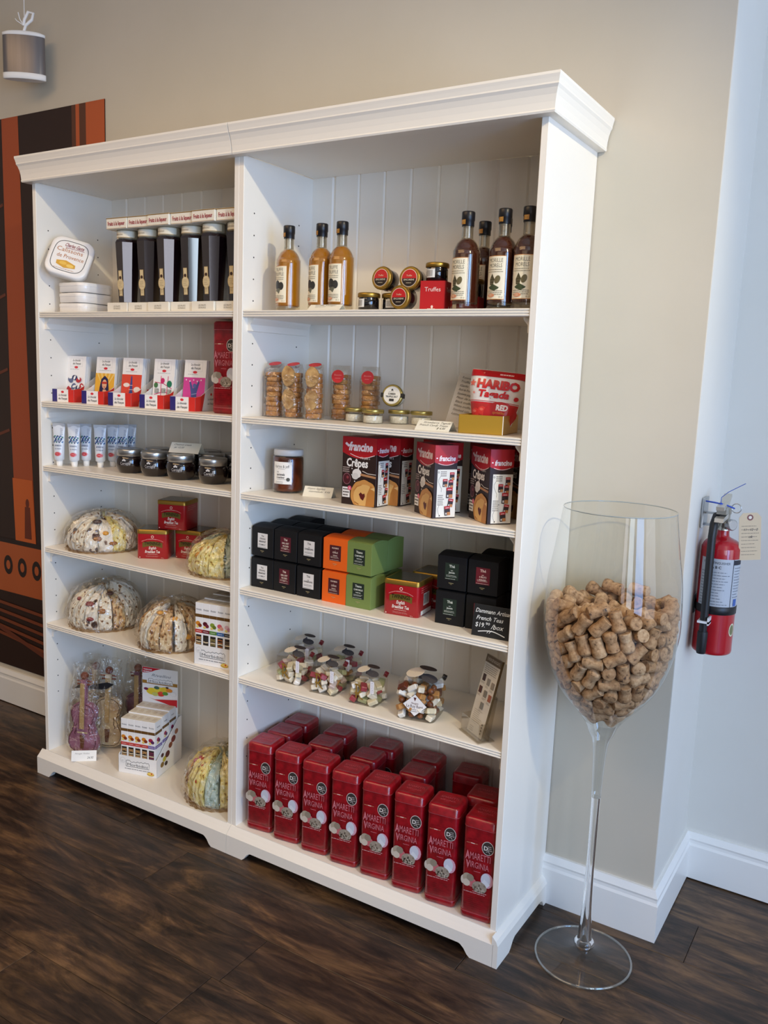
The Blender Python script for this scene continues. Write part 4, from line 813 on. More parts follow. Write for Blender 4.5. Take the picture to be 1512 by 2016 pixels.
def display_box(label, loc, rz, w, d, back, rows, name='display_box'):
    t = thing(name, label, 'display box', loc, rz, 'white display boxes of nougat cartons')
    h0, h1 = .064, .165
    m = MB(); sd = [(0, 0), (d, 0), (d, h1), (d-.02, h1), (.0, h0)]
    m.box(-w/2, w/2, 0, .0015, 0, h0); m.prism(sd, 'x', -w/2, -w/2+.0015); m.prism(sd, 'x', w/2-.0015, w/2); m.box(-w/2, w/2, d-.0015, d, 0, h1); m.box(-w/2, w/2, 0, d, 0, .001); m.build('box_walls', CW, t)
    p = Pr(); logo(p, 0, .026, .9); p.scrib(-.05, .05, .017, 1, .003, '5A5A60', .0018, .02); p.disc(-w/2+.018, .047, .010, 'C8C4C0'); p.disc(-w/2+.018, .047, .0092, 'F3F1EE'); p.scrib(-w/2+.012, -w/2+.024, .046, 2, .004, '9A9A9A', .001)
    p.disc(w/2-.024, .010, .014, 'C9A23A', .006); p.disc(w/2-.024, .013, .012, 'E8C860', .005); p.disc(w/2-.02, .013, .003, 'C8402A'); p.build('front_print', t)
    p = Pr()
    for x, y, r, c in ((.035, .035, .012, '8A6A2A'), (.05, .05, .012, 'C8B83A'), (.07, .06, .015, '5A2420'), (.09, .085, .013, '8A4A2E'), (.11, .10, .015, '7A2A28'), (.06, .03, .010, '3A2A20'), (.035, .07, .009, '4A1E1A'), (.13, .12, .012, 'A86A4A')): p.disc(x, y, r, c, r*.8)
    p.build('side_print', t, (w/2, 0, 0), SIDE)
    if back:
        m = MB(); m.box(-w/2+.004, w/2-.004, back[0], back[0]+.0015, .12, .335); bo = m.build('back_sign', CW, t)
        p = Pr(); a, b = -w/2+.005, w/2-.005; Q = Pr(); p = Q
        p.poly([(a, .334), (a+.075, .334), (a+.05, .322), (a+.028, .306), (a, .302)], 'C8202C'); p.text('TORRONE', a+.004, .319, .0095, 'F4F0F0', 'L', .034, bold=.04); p.text('MORBIDO', a+.004, .307, .0095, 'F4F0F0', 'L', .034, bold=.04)
        p.text('Rivellini', .006, .288, .021, '8A8A90', w=.078, shear=.3); p.rect(a, .245, b, .263, 'A87A32'); p.rect(-.052, .250, .052, .283, 'F3F1EE'); logo(p, .002, .252, .95)
        for x, y, r, c in ((-.030, .205, .024, 'E8CF3A'), (-.005, .218, .02, 'E8D84A'), (.02, .222, .018, 'E8C83A'), (-.012, .228, .011, '4A6A5A'), (-.055, .215, .009, '7A2A4A'), (.038, .222, .013, 'E89030'), (.004, .195, .015, 'D8402A'), (.022, .202, .012, '5A9A3A'), (-.018, .192, .013, 'C8C86A'), (.03, .236, .006, '3A1E1A'), (.005, .205, .008, 'E05040')): p.disc(x, y, r, c, r*.8)
        p.poly([(-.045, .17), (a+.05, .162), (b, .176), (b, .135), (-.02, .160)], 'C8202C'); p.disc(.055, .205, .012, 'D8D4D0'); p.disc(.055, .205, .0112, 'F3F1EE')
        p.v = [(x, .200+(y-.135)*.675, k) for x, y, k in p.v]
        p.build('sign_print', bo, (0, back[0], 0), m=ink(.4))
    for r in range(rows):
        for c in range(5):
            lx = (-.0264*2+.0264*c); ly = .003+.0475*r; a_ = math.radians(rz)
            z = loc[2]+.002+(.004*r if back else .003*r)
            where = 'fruit sign display box' if back else 'fifth shelf display box'
            lab = 'slim nougat carton, %s in %s row of %s' % (('leftmost', 'second', 'middle', 'fourth', 'rightmost')[c], ('front', 'second', 'third', 'fourth')[r], where)
            kd = ((0, 0, 0, 0, 5) if back else (0, 1, 2, 3, 4))[c]
            k_ = (back is not None, kd)
            loc_ = (loc[0]+lx*math.cos(a_)-ly*math.sin(a_), loc[1]+lx*math.sin(a_)+ly*math.cos(a_), z)
            if k_ not in _CT: _CT[k_] = carton(lab, loc_, rz, kd)
            else: dup(_CT[k_], loc_, rz, lab)
    return t
_CT = {}
display_box('white display box of five slim nougat cartons on the fifth shelf', (-.106, .022, S5), 9, .137, .20, None, 4)
display_box('white display box with fruit picture sign on bottom shelf', (-.480, .055, Z0), 16, .150, .17, (.148,), 3)

# ---- wrapped nougat violins and their card
def violin(label, loc, rz, lean, body, edge, film=True, seed=1):
    t = thing('wrapped_violin', label, 'violin sweet', loc, rz, 'wrapped violins'); t.rotation_euler[0] = math.radians(-lean)
    H = [(0, 0), (.030, .002), (.048, .014), (.058, .034), (.057, .056), (.048, .074), (.040, .086), (.044, .088), (.037, .100), (.036, .112), (.044, .124), (.040, .126), (.047, .140), (.049, .156), (.042, .174), (.026, .186), (.010, .190)]
    poly = H+[(-x, z) for x, z in H[:0:-1]]
    m = MB(); ins = [(x*.93, .1+(z-.1)*.95) for x, z in poly]
    rg = [[(x, .0, z) for x, z in ins], [(x, -.006, z) for x, z in poly], [(x, -.024, z) for x, z in poly], [(x, -.030, z) for x, z in ins]]
    m.loft(rg, False); b = m.build('violin_body', body, t)
    p = Pr(); p.line([(x*.90, .1+(z-.1)*.92) for x, z in poly+[poly[0]]], .003, edge)
    for s_ in (-1, 1): p.line([(s_*.022, .112), (s_*.026, .104), (s_*.024, .088), (s_*.030, .076), (s_*.027, .072)], .0035, edge)
    p.rect(-.02, .077, .02, .082, 'C9B48A'); p.poly([(-.006, .02), (.006, .02), (.010, .07), (-.010, .07)], '6A3E22'); p.build('violin_print', b, (0, -.0302, 0), m=ink(.4))
    m = MB(); m.bbox(-.0105, .0105, -.034, -.012, .17, .275, .002); m.build('neck', body, t)
    m = MB(); m.box(-.008, .008, -.038, -.0335, .095, .262); m.build('fingerboard', mat('B99A68', .5), t)
    m = MB(); m.ball((0, -.022, .287), .014, .016, .015, 12, 8); m.tube([(-.028, -.022, .268), (.028, -.022, .268)], .0035, 6); m.tube([(-.026, -.022, .256), (.026, -.022, .256)], .0035, 6); m.build('scroll', mat('7A3A22', .5), t)
    rnd = random.Random(seed); m = MB(); rings = []; N = 22
    for z, rx, ry in ((-.0, .060, .022), (.02, .068, .03), (.06, .070, .034), (.11, .066, .032), (.16, .064, .032), (.21, .055, .030), (.26, .046, .030), (.30, .042, .026), (.325, .05, .02)):
        rings.append([((rx+rnd.uniform(-.005, .005))*math.cos(2*PI*j/N), -.016+(ry+rnd.uniform(-.004, .004))*math.sin(2*PI*j/N), z+.002+rnd.uniform(0, .004)) for j in range(N)])
    m.loft(rings, False, cap1=False); m.build('cellophane_bag', FILM, t)
    return t
NPK = noisy('nougat_pink', [(.3, '7E4A60'), (.7, 'A66E88')], 25, .6, .2); NPU = noisy('nougat_plum', [(.3, '5A2A44'), (.7, '7A4462')], 25, .6, .2); NCR = noisy('nougat_cream', [(.3, 'A98C68'), (.7, 'DCC9A6')], 18, .5, .2)
violin('pink nougat violin in clear crinkled bag at front of bottom shelf', (-.768, .072, Z0+.002), 22, 4, NPK, '5A2438', seed=1)
violin('cream nougat violin in clear bag between pink and plum violins', (-.742, .158, Z0+.002), 28, 5, NCR, '5A4024', seed=2)
violin('cream nougat violin in clear bag behind pink one, against left panel', (-.818, .165, Z0+.002), 20, 4, NCR, '5A4024', seed=3)
violin('plum nougat violin in clear bag at the back, left of display box', (-.690, .255, Z0+.002), 26, 2, NPU, '3A1828', seed=4)
t = thing('hair_ribbon', 'black ribbon bow tied across the wrapped violins', 'ribbon', (-.775, .118, Z0+.235), 25)
m = MB(); m.prism([(-.075, -.012), (-.06, .0), (-.01, .004), (.05, .018), (.075, .012), (.05, -.006), (-.01, -.012), (-.055, -.010)], 'y', -.004, .001); m.build('ribbon_band', mat('16161A', .6), t)
t = thing('price_card', 'plain white price card leaning against pink violin on bottom shelf', 'card', (-.712, .016, Z0), 40)
m = MB(); m.box(-.043, .043, -.0004, .0004, 0, .037); o = m.build('card_leaf', mat('F6F4EE', .7), t, (0, 0, 0), (math.radians(-16), 0, 0))
p = Pr(); p.text('Nougat Violins', -.006, .024, .008, 'A8A29A', w=.05, shear=.3); p.text('24.95', .022, .008, .011, '6A645C', w=.022, shear=.3); p.build('handwriting', o, (0, -.0004, 0))
# ================================================================== RIGHT CASE
# ---- top shelf bottles
def oil_bottle(label, loc, rz, morel):
    t = thing('oil_bottle', label, 'bottle', loc, rz, 'morel vinegar bottles' if morel else 'truffle bottles')
    liq = mat('4A2114', .12, coat=1, sss=.0) if morel else mat('B5781A', .15, coat=1, sss=.1)
    m = MB(); m.lathe(smooth_prof([(.027, .014), (.0325, .017), (.033, .03), (.033, .13), (.0315, .142), (.024, .158), (.0145, .168)], 3), 32); m.build('liquid', liq, t)
    m = MB(); m.lathe(smooth_prof([(.028, .0), (.033, .002), (.0337, .01), (.0337, .131), (.032, .1435), (.0245, .160), (.0150, .170), (.0140, .178), (.0138, .202)], 3), 32, cap=False); m.build('glass', clear('bottle_glass', 'F4F0E6', .05, .5, 3, .06), t)
    m = MB(); m.lathe([(.0135, .171), (.0128, .20)], 20); m.build('neck_glass', FROST, t)
    m = MB(); m.lathe([(.0148, .199), (.0152, .200), (.0152, .212), (.0163, .2135), (.0163, .2315), (.0150, .234), (.006, .2345)], 24); m.build('cap', mat('17161A', .35), t)
    p = Pr(); p.rect(-.010, .203, .004, .214, 'A8742C', 4); p.scrib(-.008, .002, .2115, 3, .003, 'E8C070', .0008); p.build('cap_seal', t, cyl=.0164, m=ink(.25))
    p = Pr(); p.rect(-.026, .022, .026, .123, 'C98A4A', 12); p.rect(-.0252, .0235, .0252, .1215, 'F1E7CC', 12); T_ = '55503E'
    if morel:
        p.text('MORILLE', 0, .108, .013, T_, w=.037); p.text('MORELS', 0, .096, .013, T_, w=.034)
        p.poly([(-.013, .055), (-.014, .068), (-.007, .082), (0, .069), (-.003, .056)], '4C452C'); p.disc(.007, .068, .0068, '6A6040', .010, rot=-.4); p.poly([(-.017, .05), (-.004, .058), (.012, .05), (.018, .058), (.010, .047), (0, .042), (-.012, .046)], '3E4A2E')
        for k in range(10): p.disc(-.010+.0025*(k % 4), .059+.006*(k//4), .0009, '8A8060', n=5)
    else:
        p.text('TRUFFE', 0, .108, .013, T_, w=.031); p.text('TRUFFLE', .0, .096, .013, T_, w=.034)
        p.disc(-.006, .071, .0115, '2B2A28', .013); p.disc(.009, .068, .0085, '333230', .011); p.poly([(-.016, .055), (-.006, .062), (.008, .06), (.006, .054), (.002, .047), (-.006, .053)], '6A6A58')
        for k in range(14): p.disc(-.013+.004*(k % 6), .062+.006*(k//6), .0008, '5A5A56', n=5)
    p.scrib(-.02, .021, .0905, 2, .005, '8A8066', .0012, .1); p.scrib(-.021, .021, .0415, 3, .0042, '6E6650', .0011, .15)
    p.disc(-.008, .0315, .010, 'D89068', .0045); p.scrib(-.015, -.001, .033, 2, .003, 'F1E7CC', .001); p.text('25 cl', .017, .026, .005, '8A8066')
    p.build('paper_label', t, cyl=.0338, m=ink(.4), eps=.00006)
    return t
tb = oil_bottle('amber truffle bottle standing apart at the left of the top shelf', (.120, .075, S1), -14, False)
dup(tb, (.231, .078, S1), -20, 'amber truffle bottle in the middle, partly behind the tent card')
dup(tb, (.304, .070, S1), -8, 'amber truffle bottle rightmost of three, next to the small dark jars')
mb_ = oil_bottle('dark brown morel bottle in front, just right of the red box', (.682, .062, S1), -10, True)
dup(mb_, (.781, .060, S1), -6, 'dark brown morel bottle in front, in the middle of its group')
dup(mb_, (.846, .055, S1), 2, 'dark brown morel bottle at far right, half hidden by side panel')
dup(mb_, (.664, .195, S1), -8, 'dark brown morel bottle behind, seen between the first two front ones')
dup(mb_, (.735, .165, S1), 30, 'dark brown morel bottle behind, nearly hidden by the middle one')
tent_card('cream tent price card lying in front of the truffle bottles', (.288, .030, S1), 0, .105, .022, .75, [('Truffle Vinegar', .0, .07, .006), ('25 cl 17', -.15, .035, .005)])
def truffle_jar(label, loc, rot, face=False):
    t = thing('truffle_jar', label, 'jar', loc, 0, 'small dark truffle jars'); t.rotation_euler = [math.radians(a) for a in rot]
    m = MB(); m.lathe([(.024, 0), (.0275, .002), (.0275, .028), (.0262, .031), (.0262, .036)], 28); m.build('jar_body', mat('120E0F', .07, coat=1), t)
    m = MB(); m.lathe([(.0285, .0335), (.0298, .034), (.0300, .042), (.0285, .0450), (.0265, .0456)], 32); m.build('lid', GOLD, t)
    p = Pr(); p.rect(-.018, .008, .010, .029, 'ECEAE4', 8)
    for k in range(9): p.rect(-.015+.0022*k, .011, -.0141+.0022*k, .026, '444444'); p.n -= 1
    p.n += 1; p.build('barcode_label', t, (0, 0, 0), (90, 0, -14), cyl=.0276)
    p = Pr(); p.disc(0, 0, .0225, 'E8D8C0', n=28); p.disc(0, 0, .0212, 'C41E22', n=28); p.poly([(.0212*math.cos(a), .0212*math.sin(a)-.0) for a in [math.radians(200+140*i/14) for i in range(15)]], '1C1212'); p.rect(-.0195, -.008, .0195, -.001, '1C1212'); p.text('EPICURIENS', 0, -.0065, .006, 'F0E4C8', w=.030); p.text('Truffes', 0, .004, .006, 'F0D8B0', w=.016, shear=.2); p.scrib(-.008, .008, -.013, 1, .002, 'D8C8A8')
    p.build('lid_label', t, (0, 0, .0457), (0, 0, 0), m=ink(.35)); return t
t0 = truffle_jar('small dark jar with gold lid standing first left, under the tilted jar', (.404, .058, S1), (0, 0, 0))
def tj(label, loc, rot): o = dup(t0, loc, None, label); o.rotation_euler = [math.radians(a) for a in rot]; return o
tj('small dark jar with gold lid standing second, showing its white label', (.462, .085, S1), (0, 0, 40))
tj('small dark jar lying tilted with red lid label facing out, upper left', (.452, .062+.025, S1+.0775), (84, 0, -4))
tj('small dark jar lying with red lid label, lowest, beside the red box', (.517, .072, S1+.030), (88, 0, -3)).rotation_euler[1] = 0
tj('small dark jar lying with red lid label facing out, upper right', (.527, .096, S1+.0775), (86, 0, 2))
tj('small dark jar standing on top of the red box', (.594, .078, S1+.0725), (0, 0, 10))
tj('small dark jar standing behind the red box at the right', (.656, .155, S1+.040), (0, 0, 0))
t = thing('red_gift_box', 'small red box printed Truffes with a dark jar on top', 'box', (.594, .080, S1), 10)
m = MB(); m.bbox(-.033, .033, -.033, .033, 0, .072, .0008); m.build('box_body', mat('B8141C', .5), t)
for loc_, rot_, nm_ in (((0, -.033, 0), (90, 0, 0), 'front_print'), ((.033, 0, 0), SIDE, 'side_print')):
    p = Pr(); p.text('Truffes', 0, .046, .015, 'F0D8D0', w=.042); p.disc(0, .008, .003, 'F0D8D0', .004); p.scrib(-.012, .012, .003, 1, .002, 'F0D8D0'); p.build(nm_, t, loc_, rot_)
t = thing('red_gift_box', 'second red box behind, carrying the jar at the right', 'box', (.656, .155, S1), 6)
m = MB(); m.bbox(-.03, .03, -.03, .03, 0, .0395, .0008); m.build('box_body', mat('B8141C', .5), t)

# ---- second shelf: bags of rusks, salt jars, sweets
RUSK = noisy('rusk', [(.3, '8A5424'), (.7, 'CE9A56'), (.5, 'B47A3A')], 40, .8, .4, 6, dist=.002); CRUMB = noisy('rusk_face', [(.3, '94683A'), (.7, 'CCA468')], 50, .85, .5, 6, dist=.002)
RSM = MB(); RSM.loft([[((.0255+.0015*math.sin(3*a))*k_*math.cos(a), (.0295+.0015*math.cos(2*a))*k_*math.sin(a), z) for a in [2*PI*i/18 for i in range(18)]] for z, k_ in ((0, .9), (.0025, 1), (.011, 1), (.0135, .92))], True)
rme = RSM.mesh('rusk', RUSK)
RSF = MB(); RSF.loft([[((.0205+.0012*math.sin(5*a))*k_*math.cos(a), y, (.031+.002*math.cos(3*a))*k_*math.sin(a)) for a in [2*PI*i/18 for i in range(18)]] for y, k_ in ((0, .92), (-.0015, 1), (-.010, 1), (-.0125, .95))][::-1], False); fme = RSF.mesh('rusk', CRUMB)
def rusk_bag(label, loc, rz, face, sticker, seed):
    rnd = random.Random(seed); t = thing('rusk_bag', label, 'bag', loc, rz, 'bags of golden rusks')
    n = 9
    for k in range(n):
        if face and 2 <= k: off = .007
        else: off = 0
        link('rusk', rme, t, (rnd.uniform(-.002, .002), off+rnd.uniform(-.002, .002), .003+.0142*k), (0, 0, rnd.uniform(-.3, .3)), (.9 if face else 1, .80 if face and k > 1 else 1, 1))
    if face:
        for q in range(2): link('rusk', fme, t, (rnd.uniform(-.004, .0)-.002, -.0175, .054+.066*q), (0, rnd.uniform(-.2, .2), 0), (.95, 1, .95))
    m = MB(); rings = []; N = 20
    for z, w_, d_ in ((.001, .053, .062), (.02, .056, .066), (.07, .056, .066), (.12, .055, .064), (.142, .050, .045), (.152, .052, .016), (.156, .054, .005)):
        rings.append([(w_/2*math.copysign(abs(math.cos(a))**.45, math.cos(a))+rnd.uniform(-.001, .001), d_/2*math.copysign(abs(math.sin(a))**.45, math.sin(a)), z) for a in [2*PI*j/N for j in range(N)]])
    m.loft(rings, False, cap1=False); m.build('cellophane_bag', FILM, t)
    p = Pr(); p.disc(0, 0, .0185, 'C8262A', n=24); p.text('Biscotte', 0, .002, .006, 'E88A80', w=.022, shear=.2); p.scrib(-.008, .008, -.006, 1, .002, 'E88A80')
    if sticker == 'front': p.build('round_sticker', t, (0, -.0345, .125), (84, 0, 0))
    else: p.build('round_sticker', t, (.002, -.008, .1545), (18, 0, -10))
    return t
rusk_bag('cellophane bag of rusks, leftmost, red sticker folded over its top', (.055, .105, S2), 20, False, 'top', 1)
rusk_bag('cellophane bag of rusks, second, two upright slices and red top sticker', (.121, .108, S2), 14, True, 'top', 2)
rusk_bag('cellophane bag of rusks, third, upright slices in front, no front sticker', (.193, .112, S2), 26, True, 'top', 3)
rusk_bag('cellophane bag of rusks, fourth, with round red sticker on its front', (.236, .185, S2), 16, False, 'front', 4)
rusk_bag('cellophane bag of rusks, fifth, half hidden behind the tilted truffle salt jar', (.318, .215, S2), 16, False, 'front', 5)
def salt_jar(label, loc, rot=(0, 0, 0), face=False):
    t = thing('salt_jar', label, 'jar', loc, 0, 'small glass salt jars'); t.rotation_euler = [math.radians(a) for a in rot]
    m = MB(); m.lathe([(.024, .002), (.0262, .004), (.0262, .021), (.010, .023)], 28); m.build('salt', noisy('salt_white', [(.3, 'C9C2B0'), (.7, 'E8E3D6')], 200, .8, .4), t)
    m = MB(); m.lathe([(.026, 0), (.0285, .001), (.029, .004), (.029, .022), (.0272, .027), (.0272, .031)], 32, cap=False); m.build('glass', GLASS, t)
    m = MB(); m.lathe([(.0292, .0285), (.0305, .029), (.0308, .0365), (.0295, .039), (.0275, .0396)], 36); m.build('lid', mat('A89A5E', .3, .85), t)
    if face:
        p = Pr(); p.disc(0, 0, .0245, 'E4E0D4', n=28); p.poly([(-.004, .0125), (.004, .0125), (.002, .016), (.0, .0185), (-.002, .0165)], '333333'); p.scrib(-.010, .010, .009, 1, .002, '666666', .001)
        p.text('SUMMER', 0, .001, .0075, '222222', w=.022, bold=.02); p.text('TRUFFLE SALT', 0, -.0065, .0072, '222222', w=.036, bold=.02); p.rect(-.007, -.017, .007, -.010, '222222'); p.build('lid_label', t, (0, 0, .0397), (0, 0, 0))
        [MB().box(*sorted((q*.033, q*.0255)), -.006, .006, .024, .0404).build('seal_strip', mat('1C1C1C', .5), t) for q in (-1, 1)]
    return t
s0 = salt_jar('small salt jar with brass lid, leftmost, behind the next one', (.309, .152, S2))
dup(s0, (.385, .128, S2), 0, 'small salt jar with brass lid, second from left, at the front')
dup(s0, (.432, .190, S2), 0, 'small salt jar with brass lid under the tilted labelled jar')
dup(s0, (.498, .200, S2), 0, 'small salt jar with brass lid, rightmost, beside handwritten sheet')
salt_jar('tilted jar of summer truffle salt, round white lid label facing out', (.412, .205, S2+.0725), (80, 0, 12), True)
# handwritten list leaning on the back, card, gold box and sweets bag
t = thing('handwritten_list', 'grey sheet with handwritten list leaning behind the gold box', 'paper', (.655, .165, S2), 14)
m = MB(); m.box(-.060, .060, -.0004, .0004, 0, .150); o = m.build('sheet', mat('CFC8BC', .8), t, (0, 0, 0), (math.radians(-20), math.radians(10), 0))
p = Pr(); rows_ = ['Rosemary - sea', 'Truffle - sea', 'Garlic - sea', 'Basil de Provence', 'Espelette pepper', 'Fleur de sel', 'Black truffle', 'White truffle', 'Smoked salt', 'Lemon salt']
for k, s_ in enumerate(rows_): p.text(s_, -.05, .135-.0115*k, .009, '5A544C', 'L', .045, shear=.3); p.line([(-.002, .136-.0115*k), (.04, .1355-.0115*k)], .0008, '7A746A'); p.text('9.50', .05, .135-.0115*k, .007, '5A544C', w=.012)
p.build('handwriting', o, (0, -.0004, 0))
tent_card('cream price card standing left of the gold box of sweets', (.634, .035, S2), 2, .096, .034, .70, [('Strawberry Tagada', .06, .075, .0085), ('French Candy Treats', .0, .08, .0085), ('$ 4.95', .25, .024, .009)])
t = thing('gold_box', 'shiny gold open box holding the red and white sweets bag', 'box', (.750, .101, S2), 10)
GB = mat('D9A93C', .30, .55, coat=.4)
m = MB(); hw, hd, hh = .056, .078, .046
m.box(-hw, hw, -hd, -hd+.0015, 0, hh); m.box(-hw, hw, hd-.0015, hd, 0, hh); m.box(-hw, -hw+.0015, -hd, hd, 0, hh); m.box(hw-.0015, hw, -hd, hd, 0, hh); m.box(-hw, hw, -hd, hd, 0, .0015); m.build('box_walls', GB, t)
m = MB(); m.box(hw-.0012, hw+.0004, -hd-.0004, -hd+.0012, .001, hh+.0006); m.build('paper_edge', mat('F4F0E6', .6), t)
t = thing('sweets_bag', 'red and white bag of sweets standing in the gold box', 'bag', (.757, .098, S2+.006), 12); t.rotation_euler[0] = math.radians(-10); t.rotation_euler[1] = math.radians(4)
t.scale = (1.15, 1.1, 1.1)
def pil(u, v): return .026*(max(0, 1-(u/.062)**4))**.6*(max(0, 1-((v-.066)/.072)**4))**.6
def tp(v): return .66+.34*min(max((v-.01)/.085, 0), 1)**.8
m = MB(); nu, nv = 16, 16; g = [[(-.062+.124*i/nu, .136*j/nv) for i in range(nu+1)] for j in range(nv+1)]
for sgn in (-1, 1):
    vs = [(u*tp(v), sgn*pil(u, v), v) for r_ in g for u, v in r_]; fs = [(j*(nu+1)+i, j*(nu+1)+i+1, (j+1)*(nu+1)+i+1, (j+1)*(nu+1)+i) for j in range(nv) for i in range(nu)]
    m.add(vs, fs if sgn < 0 else [f[::-1] for f in fs], True)
m.build('bag_film', mat('E8E4E2', .25, coat=.6), t)
p = Pr(); p.rect(-.061, .119, .061, .135, 'B8161E', 14); p.scrib(.005, .05, .125, 1, .002, 'F0D0D0', .003)
for j in range(6): p.rect(-.061, .0+.0095*j, .061, .0095*(j+1), 'B82A2A', 14); p.n -= 1
p.n += 1; p.rect(-.061, .056, .061, .060, 'C8202C', 14); p.rect(-.061, .062, .061, .0632, 'C8202C', 14)
for x, y in ((-.035, .018), (-.014, .03), (-.045, .035), (.0, .012), (-.025, .04)): p.disc(x, y, .012, 'D8342E', .010); p.disc(x-.002, y+.003, .005, 'E86A58', .003)
p.poly([(.058*math.cos(a)*.75+.022, .034+.03*math.sin(a)) for a in [PI*i/14 for i in range(15)]]+[(-.02, .004), (.056, .004)], 'C01A22')
p.text('RED', .026, .045, .017, 'F6F0F0', w=.030, bold=.05); p.text('sprinkles', .02, .036, .009, 'E89A3A', w=.032, shear=.2); p.poly([(.026, .010), (.022, .026), (.028, .02), (.032, .029), (.036, .02), (.042, .026), (.038, .010)], 'E8A030'); p.disc(-.018, .022, .006, 'E8A030')
p.text('HARIBO', .006, .092, .027, 'C8141E', w=.094, bold=.06, rot=-.02); p.text('Tagada', .0, .072, .022, 'C8141E', w=.072, bold=.04, shear=.2)
def star(x, y, r, c): p.poly([(x+(r if i % 2 == 0 else r*.45)*math.sin(PI*i/5), y+(r if i % 2 == 0 else r*.45)*math.cos(PI*i/5)) for i in range(10)], c)
star(-.052, .102, .009, 'E8705E'); star(-.048, .080, .004, 'E89080'); p.disc(.052, .074, .005, 'C8202C'); star(-.03, .127, .003, 'E8705E')
p.build('bag_print', t, warp=lambda u, v, e: (u*tp(v), v, pil(u, v)+e+.0004), m=ink(.25), eps=.00005)

# ---- third shelf: spread jar, card, pancake mix boxes
t = thing('spread_jar', 'large glass jar of dark amber spread with white lid and label', 'jar', (.098, .122, S3), 0)
m = MB(); m.lathe(smooth_prof([(.036, .004), (.0425, .007), (.044, .016), (.044, .095), (.041, .106)], 3), 32); m.build('spread', noisy('spread_amber', [(.3, '3A1408'), (.7, '6A2E12')], 30, .25, .1), t)
m = MB(); m.lathe(smooth_prof([(.038, 0), (.0445, .002), (.0463, .012), (.0463, .098), (.0425, .110), (.0405, .113)], 3), 36, cap=False); m.build('glass', GLASS, t)
m = MB(); m.lathe([(.0415, .110), (.0435, .111), (.0435, .124), (.042, .1275), (.034, .128)], 36); m.build('lid', mat('D8D6D2', .35), t)
p = Pr(); p.rect(-.030, .028, .030, .093, 'F2EFE8', 14); p.text('karine & jeff', 0, .076, .012, '4A4240', w=.045); p.scrib(-.012, .012, .072, 1, .003, '9A9490', .0012); p.text('les', -.013, .062, .006, '6A625C', w=.006); p.text('caramels', -.004, .053, .010, '4A4240', w=.026, bold=.02); p.text('à tartiner', -.004, .045, .008, '4A4240', w=.026, bold=.02); p.scrib(-.016, .016, .041, 1, .002, '9A9490'); p.scrib(-.022, .018, .034, 2, .004, '8A847E', .001); p.disc(.019, .042, .0055, '4A4A40')
p.build('paper_label', t, (0, 0, 0), (90, 0, 14), cyl=.0465)
tent_card('cream tent price card between the amber jar and pancake boxes', (.222, .110, S3), 14, .090, .034, .55, [('Organic Eggplant', -.08, .055, .0085), ('marmalade  9.95', .05, .066, .0075)])
DBR = '2C1A17'
